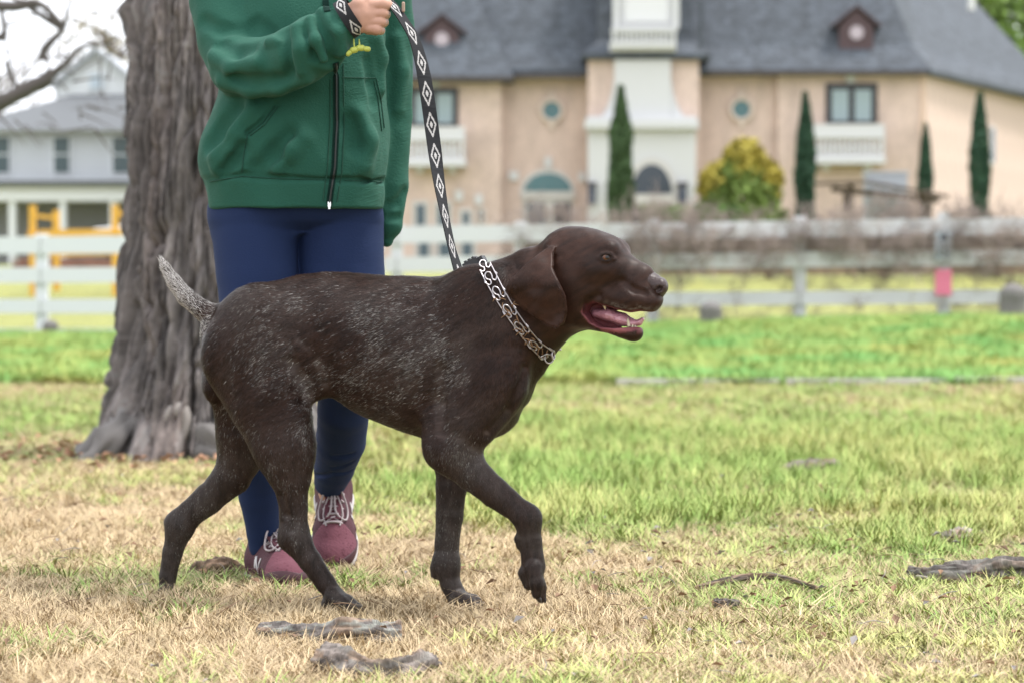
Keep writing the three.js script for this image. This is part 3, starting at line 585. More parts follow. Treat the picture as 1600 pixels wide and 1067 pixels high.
// body under the clothes, with hands, neck and head
const skin = MP(.40, .225, .165, .55, { specularIntensity: .6 });
{
  const r = n => n * pp, B = new Field();
  B.chain([[p3(462, 330, .0), .075], [p3(470, 220, .01), .070], [p3(470, 60, .01), .078], [p3(470, -70, .0), .075], [p3(470, -110, 0), .05]], .03, .8);
  B.cap(p3(400, -92, 0), p3(560, -92, -.01), .042, .042, .03); B.chain([[p3(470, -110, 0), .045], [p3(470, -165, .01), .046]], .03);
  B.chain([[p3(385, -85, 0), .04], [p3(360, 55, .08), .033], [p3(374, 104, .125), .03]], .02); B.chain([[p3(374, 104, .125), .03], [p3(470, 80, .235), .028], [p3(545, 34, .283), .020]], .02);
  B.chain([[p3(585, -80, -.02), .036], [p3(612, 130, -.055), .027], [p3(608, 280, -.06), .022], [p3(588, 360, -.09), .017], [p3(576, 385, -.12), .017]], .02);
  B.chain([[p3(398, 345, .02), r(52)], [p3(404, 600, .08), r(36)], [p3(402, 715, .06), r(32)], [p3(411, 830, .022), r(17)], [p3(412, 872, .02), r(18)]], .02);
  B.chain([[p3(532, 345, .0), r(52)], [p3(541, 590, .02), r(36)], [p3(532, 690, -.08), r(31)], [p3(516, 750, -.20), r(19)], [p3(515, 770, -.215), r(19)]], .02);
  // left hand hanging behind the thigh
  B.chain([[p3(574, 382, -.12), .018], [p3(566, 405, -.135), .022]], .01, .7); for (let i = 0; i < 4; i++) B.chain([[p3(558 + i * 5, 412, -.145 + i * .012), .009], [p3(556 + i * 5, 440, -.145 + i * .012), .0085], [p3(558 + i * 4, 458, -.14 + i * .012), .007]], .004); B.chain([[p3(574, 400, -.11), .009], [p3(576, 425, -.10), .008]], .006);
  const geos = [surfaceNets(B, [p3(315, 0)[0], .06, -.34], [p3(640, 0)[0], p3(460, -150)[1], .32], .008)];
  // right hand: a fist round the leash
  const Hn = new Field();
  Hn.cap(p3(530, 44, .275), p3(552, 29, .285), r(19), r(19), .012, .8);
  Hn.chain([[p3(553, 26, .288), r(20)], [p3(566, 22, .293), r(23)], [p3(580, 22, .293), r(22)]], .012, .62);
  Hn.chain([[p3(566, 34, .289), r(13)], [p3(584, 42, .291), r(11)]], .012, .8);
  for (const [y, x, e] of [[7, 607, 0], [21, 604, 1], [34, 601, 2], [46, 596, 3]]) Hn.chain([[p3(580 - e, y * .92 + 2, .297), .0115 - e * .0006], [p3(x - 6, y, .303), .0108 - e * .0006], [p3(x - 2, y + 1, .287), .0100 - e * .0006], [p3(x - 9, y + 2, .271), .0092 - e * .0005], [p3(x - 22, y + 2, .269), .0086 - e * .0005]], .0018);
  Hn.chain([[p3(562, 6, .295), .013], [p3(580, -8, .285), .0115], [p3(598, -10, .277), .0105], [p3(608, -2, .273), .009]], .008);
  Hn.mod = (x, y, z, d) => d + .0006 * noise(x * 90, y * 90, z * 90);
  const hc = p3(570, 22, .290); geos.push(surfaceNets(Hn, [hc[0] - .07, hc[1] - .06, hc[2] - .06], [hc[0] + .065, hc[1] + .065, hc[2] + .045], .0025));
  // head above the frame
  const Hd = new Field(), hy = p3(470, -255, .03), hx = hy[0];
  Hd.ell([hx, hy[1] + .02, .0], [.074, .095, .092], 0, .03); Hd.ell([hx, hy[1] - .05, .03], [.055, .062, .058], 0, .04); Hd.cap([hx, hy[1] - .13, -.01], [hx, hy[1] - .04, 0], .047, .046, .03);
  Hd.cap([hx, hy[1] + .005, .09], [hx, hy[1] - .032, .108], .006, .010, .012); for (const s of [1, -1]) { Hd.cap([hx + .012 * s, hy[1] - .036, .098], [hx + .008 * s, hy[1] - .036, .10], .006, .006, .006); Hd.ell([hx + .03 * s, hy[1] + .005, .088], [.016, .010, .012], 0, .012, -1); Hd.ell([hx + .074 * s, hy[1] - .01, -.005], [.009, .030, .018], 0, .01); }
  Hd.cap([hx - .02, hy[1] - .066, .086], [hx + .02, hy[1] - .066, .086], .007, .007, .008, 1); Hd.cap([hx - .02, hy[1] - .062, .094], [hx + .02, hy[1] - .062, .094], .001, .001, .004, 1, -1);
  geos.push(surfaceNets(Hd, [hx - .1, hy[1] - .16, -.12], [hx + .1, hy[1] + .14, .14], .004));
  part('body', mergeGeometries(geos), skin, person);
  const eyeM = M(.7, .68, .65, .2); for (const s of [1, -1]) { const g = new THREE.SphereGeometry(.0115, 20, 14); paint(g, (x, y, z) => z > .0102 ? [.02, .015, .01] : z > .0085 ? [.12, .08, .05] : [.75, .72, .7]); g.translate(hx + .03 * s, hy[1] + .006, .078); part('eye', g, M(1, 1, 1, .2, { vertexColors: true }), person); }
  const Hr = new Field(); Hr.ell([hx, hy[1] + .035, -.012], [.083, .098, .096], 0, .02); Hr.ell([hx, hy[1] - .03, .10], [.062, .098, .06], 0, .02, -1); Hr.chain([[[hx, hy[1] + .02, -.095], .04], [[hx, hy[1] - .08, -.11], .04], [[hx, hy[1] - .20, -.115], .025]], .03); Hr.mod = (x, y, z, d) => d + .002 * noise(x * 140, y * 10, z * 140);
  part('hair', surfaceNets(Hr, [hx - .1, hy[1] - .25, -.18], [hx + .1, hy[1] + .15, .12], .0045), M(.06, .035, .02, .5), person);
}
// shoes
function makeShoe(pos, yaw, pitch, mirror, label) {
  const S = new THREE.Group(); S.name = 'shoe'; S.userData.label = label; S.position.set(...pos); S.rotation.order = 'YXZ'; S.rotation.set(pitch, yaw, 0); person.add(S);
  const U = new Field();
  U.ell([0, .045, .036], [.033, .052, .038], 0, .02); U.cap([0, .048, .045], [.001 * mirror, .042, .15], .035, .037, .03, 1);
  U.ell([.003 * mirror, .030, .188], [.045, .036, .066], 0, .03); U.cap([0, .080, .082], [0, .050, .178], .022, .017, .025); U.cap([0, .088, .02], [0, .09, .05], .022, .026, .02);
  U.cap([0, .16, .048], [0, .080, .055], .0265, .0235, .006, 1, -1);
  const base = (x, y, z) => U.d(x, y, z);
  const cut = (f, lo, hi, cell) => surfaceNets(Object.assign(Object.create(Field.prototype), { p: [], mod: null, d: f }), lo, hi, cell);
  const zt = (x, y) => .176 + Math.abs(x) * .30 - (y - .03) * .25;   // edge between vamp and toe box
  const grain = (x, y, z) => .00035 * noise(x * 420, y * 420, z * 420);
  part('upper', cut((x, y, z) => Math.max(base(x, y, z) + grain(x, y, z), .012 - y), [-.06, .0, -.02], [.06, .13, .275], .0022), M(.052, .011, .019, .85), S, 'burgundy mesh upper');
  part('toe_box', cut((x, y, z) => Math.max(Math.abs(base(x, y, z) - .0004) - .0016 + grain(x, y, z), zt(x, y) - z, .026 - y), [-.06, .0, .1], [.06, .1, .275], .0022), M(.130, .040, .058, .9), S, 'dusty pink knit toe box');
  part('side_panel', cut((x, y, z) => Math.max(Math.abs(base(x, y, z) - .0007) - .0014, .040 - z, z - .150 - (y - .03) * .5, .014 - y, y - .038 - (z - .1) * .12), [-.06, .0, .02], [.06, .08, .19], .0022), M(.072, .017, .029, .75), S, 'mauve side panel');
  part('toe_cap', cut((x, y, z) => Math.max(Math.abs(base(x, y, z) - .001) - .0022, .205 - z - Math.abs(x) * .9 + (y - .02) * 2.2, .012 - y), [-.06, .0, .15], [.06, .07, .275], .0022), M(.046, .010, .017, .6), S, 'dark burgundy toe guard');
  part('midsole', cut((x, y, z) => Math.max(base(x, .034, z) - .0036, Math.abs(y - .0135) - .0058), [-.062, .0, -.02], [.062, .03, .28], .0022), M(.46, .43, .43, .7), S, 'off white midsole');
  part('outsole', cut((x, y, z) => Math.max(base(x, .034, z) - .0015 + .002 * Math.sign(Math.sin(z * 420)) * (y < .003 ? 1 : 0), Math.abs(y - .004) - .004), [-.062, -.004, -.02], [.062, .014, .28], .0022), M(.055, .012, .02, .7), S, 'dark red outsole');
  part('collar', tubeG([...Array(16)].map((_, i) => { const a = i / 16 * Math.PI * 2, x = Math.sin(a) * .027, z = .052 + Math.cos(a) * .030; let y = .13; while (y > .05 && base(x * 1.08, y, .052 + Math.cos(a) * .0325) > 0) y -= .001; return V(x, y - .001, z); }), .0048, 8, 64, true), M(.085, .02, .033, .85), S);
  const top = (x, z, o = .002) => { let y = .14; while (y > 0 && base(x, y, z) > o) y -= .0006; return V(x, y, z); };
  const side = (s, y, z, o = .0015) => { let x = .08; while (x > 0 && base(x * s, y, z) > o) x -= .0006; return V(x * s, y, z); };
  part('tongue', strip([0, 1, 2, 3, 4, 5].map(i => top(0, .082 + i * .017, .003).add(V(0, i ? 0 : .016, i ? 0 : -.004))), [...Array(6)].map(() => V(0, 1, .35)), .034, .005), M(.08, .018, .03, .85), S);
  const laceM = M(.33, .285, .295, .9), L = (pts, r = .0022) => part('lace', tubeG(pts, r, 6, pts.length * 5), laceM, S);
  for (let i = 0; i < 5; i++) { const z = .098 + i * .0185, w = .0225 - i * .0008; L([top(-w, z, .001), top(-w * .5, z + .002, .0045), top(0, z + .003, .0055), top(w * .5, z + .002, .0045), top(w, z, .001)], .0026); if (i < 4) { L([top(-w, z, .001), top(0, z + .010, .0035), top(w, z + .0185, .001)]); L([top(w, z, .001), top(0, z + .010, .004), top(-w, z + .0185, .001)]); } }
  const knot = top(0, .102, .008);
  for (const s of [1, -1]) { L([knot, knot.clone().add(V(.012 * s, .010, .004)), top(.030 * s, .135, .006), top(.026 * s, .165, .005), top(.008 * s, .158, .008), knot.clone().add(V(.002 * s, .002, .004))], .0022); L([knot, top(.012 * s, .122, .008), top(.020 * s, .155, .005), top(.014 * s, .180, .003)], .002); }
  part('lace_knot', new THREE.SphereGeometry(.0055, 12, 8).translate(knot.x, knot.y, knot.z), laceM, S);
  for (const s of [1, -1]) {   // the letter on the side
    const q = (a, b) => side(s, .020 + b * .040, .084 + a * .050, .0018), mk = (pts, w) => { const n = pts.map(p => U.grad(p.x, p.y, p.z)); return plain(strip(pts, n, w, .0014)); }, ln = (a, b, w) => mk([0, .25, .5, .75, 1].map(t => q(lerp(a[0], b[0], t), lerp(a[1], b[1], t))), w);
    part('side_letter', mergeGeometries([ln([.05, 0], [.25, 1], .0075), ln([.25, 1], [.72, 0], .0085), ln([.72, 0], [.98, 1], .0075)]), M(.48, .45, .46, .5), S, 'white letter N on the side');
  }
  const sock = new Field(); sock.chain([[[0, .05, .05], .024], [[0, .105, .046], .0255], [[0, .122, .044], .0262]], .01);
  part('sock', surfaceNets(sock, [-.04, .03, .005], [.04, .135, .09], .003), M(.40, .38, .44, .9), S, 'pale lilac ankle sock');
  return S;
}
{
  const h1 = p3(403, 873, -.05); h1[1] = .0; makeShoe(h1, .42, 0, -1, 'burgundy running shoe flat on the ground');
  const toe = p3(520, 893, -.15), ph = .70, sh = makeShoe([0, 0, 0], .06, ph, 1, 'burgundy running shoe with its heel lifted');
  sh.updateMatrix(); const tp = V(0, .006, .245).applyEuler(sh.rotation); sh.position.set(toe[0] - tp.x, .004 - tp.y, toe[2] - tp.z);
}

// ---------- leash, collar ----------
const leashTex = (() => {   // woven diamonds, one repeat = 60 mm of strap
  const w = 20, h = 40, n = 12, c = document.createElement('canvas'); c.width = w * n; c.height = h * n; const g = c.getContext('2d');
  g.fillStyle = '#101116'; g.fillRect(0, 0, c.width, c.height); g.fillStyle = '#a9a6a5';
  const px = (i, j) => g.fillRect(i * n, j * n, n, n);
  for (let j = 0; j < h; j++) for (let i = 3; i < 17; i++) { const a = Math.abs(i - 9.5), b = Math.abs(j - 19.5), q = a * 2.35 + b; if ((q > 12 && q < 17.2) || q < 5.2) px(i, j); }
  const t = new THREE.CanvasTexture(c); t.colorSpace = THREE.SRGBColorSpace; t.wrapS = t.wrapT = THREE.RepeatWrapping; return t;
})();
const strapM = new THREE.MeshStandardMaterial({ map: leashTex, roughness: .85 });
const leash = thing('leash', 'black leash strap with white woven diamonds, held in the hand', 'leash', perO, 0);
{
  const C = [[600, 14, .285, 1], [607, 4, .290, .55], [618, 14, .295, .6], [632, 34, .297, .62], [645, 56, .298, .68], [655, 86, .302, .8], [663, 122, .308, .95], [671, 175, .315, 1], [679, 235, .325, .95], [687, 292, .342, .72], [696, 342, .36, .5], [706, 388, .375, .45], [717, 426, .385, .6]];
  const curve = new THREE.CatmullRomCurve3(C.map(c => V(...p3(c[0], c[1], c[2]))), false, 'centripetal'), pts = [], nr = [], N = 90;
  for (let i = 0; i <= N; i++) { const t = i / N, p = curve.getPoint(t), k = t * (C.length - 1), a = Math.min(C.length - 2, Math.floor(k)), f = lerp(C[a][3], C[a + 1][3], k - a), ang = Math.acos(clamp(f, 0, 1)), tg = curve.getTangent(t); pts.push(p); nr.push(V(0, 0, 1).applyAxisAngle(tg, -ang)); }
  const s = part('strap', strip(pts, nr, .0265, .0022, .060), strapM, leash);
  // loop round the cuff
  const c0 = V(...p3(546, 27, .283)), ax = V(.83, .52, .08).normalize(), e1 = V(0, 0, 1).cross(ax).normalize(), e2 = ax.clone().cross(e1), lp = [], ln = [];
  for (let i = 0; i <= 40; i++) { const a = i / 40 * Math.PI * 2, d = e1.clone().multiplyScalar(Math.cos(a) * .0375).addScaledVector(e2, Math.sin(a) * .034); lp.push(c0.clone().add(d)); ln.push(d.normalize()); }
  part('wrist_loop', strip(lp, ln, .026, .0022, .0588), strapM, leash, 'loop of the strap round the cuff');
  const b = V(...p3(630, 11, .291)); part('loop_end', new THREE.CapsuleGeometry(.0032, .014, 4, 10).translate(b.x, b.y, b.z), M(.28, .19, .14, .5), leash);
  const k0 = V(...p3(719, 429, .386)); const rg = new THREE.TorusGeometry(.009, .0016, 8, 20); rg.rotateX(1.2); rg.translate(k0.x, k0.y, k0.z); part('ring', rg, M(.5, .42, .30, .3, { metalness: 1 }), leash);
}
const charm = thing('leash_charm', 'yellow-green segmented rubber charm hanging below the green cuff', 'charm', V(...p3(560, 90, .295)).add(perO), 0);
{
  const o = p3(560, 90, .295), l = (px, py, z = .295) => V(...p3(px, py, z)).sub(V(...o)), mat = MP(.36, .40, .07, .5);
  for (const [x, y, a, b, rot] of [[545, 83, .0062, .0055, .7], [553, 78, .0070, .0068, .2], [563, 75, .0074, .0068, 0], [573, 76.5, .0062, .0056, -.1]]) { const g = new THREE.CapsuleGeometry(b * .9, a * .7, 6, 14); g.rotateZ(Math.PI / 2 + rot); const c = l(x, y); g.translate(c.x, c.y, c.z); part('segment', g, mat, charm); }
  for (const x of [553, 561.5]) part('pin', limbG([l(x + 1, 76), l(x, 70), l(x - .5, 61, .290)], [.0014, .0018, .0010], 7), mat, charm);
}
const collar = thing('prong_collar', 'silver metal prong collar round the dog neck', 'dog collar', dogO, DF.turn);
{
  const z = (x, y) => [720 + x / 3.953, 330 + y / 3.953];
  const Lr = [[120, 378], [158, 452], [212, 542], [278, 645], [348, 745], [425, 842], [492, 905]].map(p => z(...p)), Rr = [[182, 335], [216, 402], [268, 500], [334, 610], [408, 720], [484, 808], [552, 852]].map(p => z(...p));
  const get = l => l.map(p => { let h = DF.on(dog, p[0], p[1], .0055); if (!h) { for (let k = 1; k < 12 && !h; k++) h = DF.on(dog, p[0] - k * 1.5, p[1] + (p[1] < 430 ? k * 2 : -k * 2), .0055); } return h; });
  const L = get(Lr), R = get(Rr), steel = M(.40, .37, .38, .32, { metalness: 1 });
  const link = (l0, l1, r0, r1) => {
    const g = [], out = [l0, l1, r0, r1].map(p => dog.grad(p.x, p.y, p.z)), al = l1.clone().sub(l0), ac = r0.clone().sub(l0), at_ = (a, b, h = 0) => l0.clone().addScaledVector(ac, a).addScaledVector(al, b).addScaledVector(out[0], h);
    g.push(tubeG([l0, l0.clone().lerp(l1, .5), l1], .0012, 6, 6), tubeG([r0, r0.clone().lerp(r1, .5), r1], .0012, 6, 6));
    g.push(tubeG([at_(-.02, .05, .001), at_(.10, .20, .001), at_(.30, .22, .001), at_(.36, .02, .001), at_(.18, -.14, .001), at_(.18, -.36, .001), at_(.42, -.46, .001), at_(.64, -.32, .001), at_(.66, -.10, .001), at_(.58, .08, .001), at_(.70, .24, .001), at_(.92, .16, .001), at_(1.02, .04, .001)], .0013, 6, 60));
    for (const [p, s] of [[l1, -1], [r1, 1]]) g.push(tubeG([p.clone(), p.clone().addScaledVector(ac, .08 * s).addScaledVector(out[0], .001), p.clone().addScaledVector(ac, .05 * s).addScaledVector(al, -.25).addScaledVector(out[0], -.002)], .0011, 6, 8));
    part('link', merged(g), steel, collar);
  };
  const mir = p => V(p.x, p.y, -p.z + .004);
  for (let i = 0; i + 1 < L.length; i++) { link(L[i], L[i + 1], R[i], R[i + 1]); link(mir(L[i]), mir(L[i + 1]), mir(R[i]), mir(R[i + 1])); }
  { const a = L[L.length - 1], b = R[R.length - 1]; link(a, mir(a), b, mir(b)); const rg = new THREE.TorusGeometry(.008, .0015, 8, 20); for (const t of [.3, .75]) { const q = a.clone().lerp(b, t).add(V(.004, -.004, -.012)); part('ring', rg.clone().rotateY(t * 2).translate(q.x, q.y, q.z), steel, collar); } }
  const bk = V(...DF.from(740, 414, 0)), bg = merged([new THREE.BoxGeometry(.026, .016, .030), boxG(.004, .004, .024, -.007, .009, 0), boxG(.004, .004, .024, 0, .009, 0), boxG(.004, .004, .024, .007, .009, 0), boxG(.010, .010, .022, .016, .001, 0), boxG(.010, .008, .022, -.016, -.003, 0)]); bg.scale(1.15, 1.2, 1.1); bg.rotateZ(.5); bg.translate(bk.x, bk.y - .001, bk.z);
  part('buckle', bg, M(.012, .012, .014, .45), collar, 'black plastic buckle');
  // dry grass and leaf bits caught in the chain
  const Rn = rngOf(5), bits = [];
  for (let i = 0; i < 46; i++) { const j = 2 + Rn() * 4, a = Math.floor(j), f = j - a, m = Rn(), p = L[a].clone().lerp(L[a + 1] ?? L[a], f).lerp(R[a].clone().lerp(R[a + 1] ?? R[a], f), m).add(V(0, 0, .001)), d = V(Rn() - .5, Rn() - .5, Rn() * .3).multiplyScalar(.02 + Rn() * .018); bits.push(limbG([p, p.clone().addScaledVector(d, .5).add(V(0, .002, .001)), p.clone().add(d)], [.0007, .0011, .0005], 4)); }
  const dm = part('caught_grass', merged(bits), M(.16, .085, .038, .9), collar, 'dry grass and leaf bits caught in the links'); dm.userData.kind = 'stuff';
}

// ---------- ground ----------
function G(x, z) {
  const d = -z, berm = lerp(.0, .20, smooth(-3, 6, x)) * smooth(16, 25, d) * (1 - .25 * smooth(27, 30, d)), rise = .72 * smooth(29, 41, d) + .5 * smooth(44, 78, d);
  return .012 * fbm(x * 1.3, z * 1.3, 3, 3) * (d < 60 ? 1 : 0) + berm + rise;
}
// how green the turf is (0 dry .. 1 lush) and how long
function turf(x, z) {
  const d = -z, n = fbm(x * 1.1 + 4, z * .8, 1, 3), m = fbm(x * 4, z * 4, 5, 3), u = x / 6.5;
  let g, h;
  const edge = 14.32 + .10 * noise(x * 3, 3) + .08 * noise(x * 9, 5); if (d > edge) { g = .96; h = .10; if (d > 29.2) { g = .62; h = .04; } }
  else {
    const mid = smooth(5.4, 7.2, d + m * 2.0 + n * 1.2 + (u < -.05 ? -1.2 * smooth(-.05, -.13, u) : 0)), far = smooth(9.8, 12.2, d + n * 2.2);
    g = lerp(lerp(.17, .52, smooth(-.08, .12, u + n * .12)) + n * .5 + m * .7, .90 + n * .3 + m * .25, mid);
    g = lerp(g, .52 + n * .5, far);
    const tree = Math.hypot(x + 1.07, (z + 8.5) * .8); g = lerp(g, .3 + m * .4, 1 - smooth(.7, 1.7, tree));
    h = lerp(lerp(.030, .072 * (u < -.09 ? .5 : 1), mid), .04, far);
  }
  return [clamp(g), h];
}
{
  const xs = [], zs = [];
  for (let x = -170; x < -14; x += 8) xs.push(x); for (let x = -14; x < -3; x += .5) xs.push(x); for (let x = -3; x < 3; x += .06) xs.push(x); for (let x = 3; x < 14; x += .5) xs.push(x); for (let x = 14; x <= 170; x += 8) xs.push(x);
  for (let z = 6; z > -3; z -= .5) zs.push(z); for (let z = -3; z > -15; z -= .06) zs.push(z); for (let z = -15; z > -45; z -= .5) zs.push(z); for (let z = -45; z >= -420; z -= 12) zs.push(z);
  const P = [], U = [], C = [], I = [], nx = xs.length;
  for (const z of zs) for (const x of xs) {
    P.push(x, G(x, z), z); U.push(x, z);
    const [g] = turf(x, z), n = fbm(x * 7, z * 7, 2, 3), far = smooth(13.5, 15, -z), dry = [.33 + .12 * n, .235 + .09 * n, .125 + .05 * n], gr = [.23, .27, .075], lush = [.215, .29, .08], soil = [.12, .085, .055];
    const b = clamp(.35 + fbm(x * 3, z * 3, 8, 3) * 1.3) * (1 - far) * .5;
    let c = [0, 1, 2].map(i => lerp(lerp(dry[i], far > .5 && -z < 29.2 ? lush[i] : gr[i], g), soil[i], b)); if (-z > 29.2) c = [.30 + .07 * n, .31 + .05 * n, .090]; C.push(...c);
  }
  for (let j = 0; j + 1 < zs.length; j++) for (let i = 0; i + 1 < nx; i++) { const a = j * nx + i; I.push(a, a + 1, a + nx, a + 1, a + nx + 1, a + nx); }
  const g = new THREE.BufferGeometry(); g.setAttribute('position', new THREE.Float32BufferAttribute(P, 3)); g.setAttribute('uv', new THREE.Float32BufferAttribute(U, 2)); g.setAttribute('color', new THREE.Float32BufferAttribute(C, 3)); g.setIndex(I); g.computeVertexNormals();
  const fine = texOf(512, (u, v) => { const n = .82 + .22 * tileNoise(u, v, 120, 1) + .16 * tileNoise(u, v, 37, 7); return [n, n, n * .97]; }, true, 1); fine.repeat.set(.9, .9);
  const o = part('ground', g, new THREE.MeshStandardMaterial({ vertexColors: true, roughness: 1, map: fine }), scene); tag(o, 'dry and green grass ground rising gently towards the houses', null, null, 'structure');
}
function instanced(name, geo, mat, list, label, cat) {   // list of [matrix, colour]
  const m = new THREE.InstancedMesh(geo, mat, list.length); list.forEach(([x, c], i) => { m.setMatrixAt(i, x); m.setColorAt(i, c); });
  m.name = numbered(name); m.castShadow = m.receiveShadow = true; scene.add(m); return tag(m, label, cat, null, 'stuff');
}
function bladeClump(seed, n, rad, h0, h1, wid, lean, curl) {
  const R = rngOf(seed), P = [], N = [], C = [];
  for (let i = 0; i < n; i++) {
    const a = R() * 6.283, q = Math.sqrt(R()) * rad, x0 = Math.cos(a) * q, z0 = Math.sin(a) * q, b = R() * 6.283, h = lerp(h0, h1, R()), ln = lean * (.3 + R()), w = wid * (.6 + R() * .8) / 2, dx = Math.cos(b), dz = Math.sin(b), sx = -dz * w, sz = dx * w, k = .72 + R() * .5;
    const pt = t => [x0 + dx * (ln * t + curl * t * t) * h, h * t * (1 - .35 * Math.min(1, ln) * t), z0 + dz * (ln * t + curl * t * t) * h], A = pt(0), B = pt(.5), T = pt(1);
    const q4 = [[A[0] - sx, A[1], A[2] - sz], [A[0] + sx, A[1], A[2] + sz], [B[0] - sx * .8, B[1], B[2] - sz * .8], [B[0] + sx * .8, B[1], B[2] + sz * .8], T];
    const nn = V(dx * -.5, 1, dz * -.5).normalize();
    for (const [i0, i1, i2] of [[0, 1, 2], [1, 3, 2], [2, 3, 4]]) for (const v of [q4[i0], q4[i1], q4[i2]]) { P.push(...v); N.push(nn.x, nn.y, nn.z); C.push(k, k, k); }
  }
  const g = new THREE.BufferGeometry(); g.setAttribute('position', new THREE.Float32BufferAttribute(P, 3)); g.setAttribute('normal', new THREE.Float32BufferAttribute(N, 3)); g.setAttribute('color', new THREE.Float32BufferAttribute(C, 3)); return g;
}
{
  const R = rngOf(2024), kinds = { dry: [], green: [], lush: [], flat: [] }, dummy = new THREE.Object3D();
  const put = (k, x, z, s, sy, c) => { dummy.position.set(x, G(x, z) - .002, z); dummy.rotation.set((R() - .5) * .3, R() * 6.283, (R() - .5) * .3); dummy.scale.set(s, sy, s); dummy.updateMatrix(); kinds[k].push([dummy.matrix.clone(), c]); };
  const band = (d0, d1, dens) => {
    const wid = d0 < 9 ? .95 : .72, n = Math.floor(dens * wid * (d1 * d1 - d0 * d0) / 2);
    for (let i = 0; i < n; i++) {
      const d = Math.sqrt(lerp(d0 * d0, d1 * d1, R())), x = (R() - .5) * wid * d, z = -d, [g, h] = turf(x, z), j = .75 + R() * .5, q = fbm(x * 2.3, z * 2.3, 4, 2);
      const tree = Math.hypot(x + 1.07, z + 8.5); if (tree < .42) continue;
      if (h > .09) { const y = .95 + q * .7 + (R() - .5) * .3; put('lush', x, z, 1.1 + R() * .6, (.45 + R() * .6), lin(.215 * j * y, .29 * j, .082 * j)); continue; }
      if (R() < g) { const yel = clamp(R() * .9 - .1 + q); put('green', x, z, .8 + R() * .5, h / .085 * (.55 + R() * .75), lin(lerp(.185, .38, yel) * j, lerp(.275, .36, yel) * j, lerp(.070, .14, yel) * j)); }
      else if (R() < .72) { const t = R(); put('dry', x, z, .8 + R() * .5, (h < .04 ? .85 : 1.1) * (.6 + R() * .7), lin(lerp(.43, .57, t) * j, lerp(.325, .45, t) * j, lerp(.185, .285, t) * j)); }
      else { const t = R(); put('flat', x, z, .8 + R() * .7, .6 + R() * .6, lin(lerp(.26, .53, t) * j, lerp(.185, .415, t) * j, lerp(.115, .265, t) * j)); }
    }
  };
  band(3.3, 6.3, 2300); band(6.3, 9, 1300); band(9, 14.8, 560); band(14.8, 28.6, 230);
  const gm = tr => MP(1, 1, 1, .75, { vertexColors: true, side: THREE.DoubleSide, specularIntensity: .35, ...(tr ? { transmission: tr } : {}) });
  instanced('dry_grass', bladeClump(1, 32, .026, .012, .044, .0014, .55, .35), gm(0), kinds.dry, 'short straw coloured dry grass around the dog', 'grass');
  instanced('green_grass', bladeClump(2, 16, .024, .035, .105, .0030, .32, .28), gm(0), kinds.green, 'green grass tufts in the lawn', 'grass');
  instanced('flattened_grass', bladeClump(3, 24, .032, .016, .044, .0015, 1.5, .6), gm(0), kinds.flat, 'flattened dead grass thatch', 'grass');
  instanced('verge_grass', bladeClump(4, 18, .06, .05, .12, .0055, .4, .3), gm(0), kinds.lush, 'lush green verge in front of the fence', 'grass');
}
// concrete edging along the verge
{
  const R = rngOf(8), o = new THREE.Group(); o.name = 'kerb'; scene.add(o); tag(o, 'pale concrete edging between lawn and verge', null, null, 'structure'); const km = M(.46, .43, .40, .9);
  for (let x = .6; x < 8; x += 1.0) { const h = .052 + R() * .02; part('edging_block', boxG(.96, h, .09, x + .5, G(x, -14.3) + h / 2 - .012, -14.3 + (R() - .5) * .02), km, o); }
}

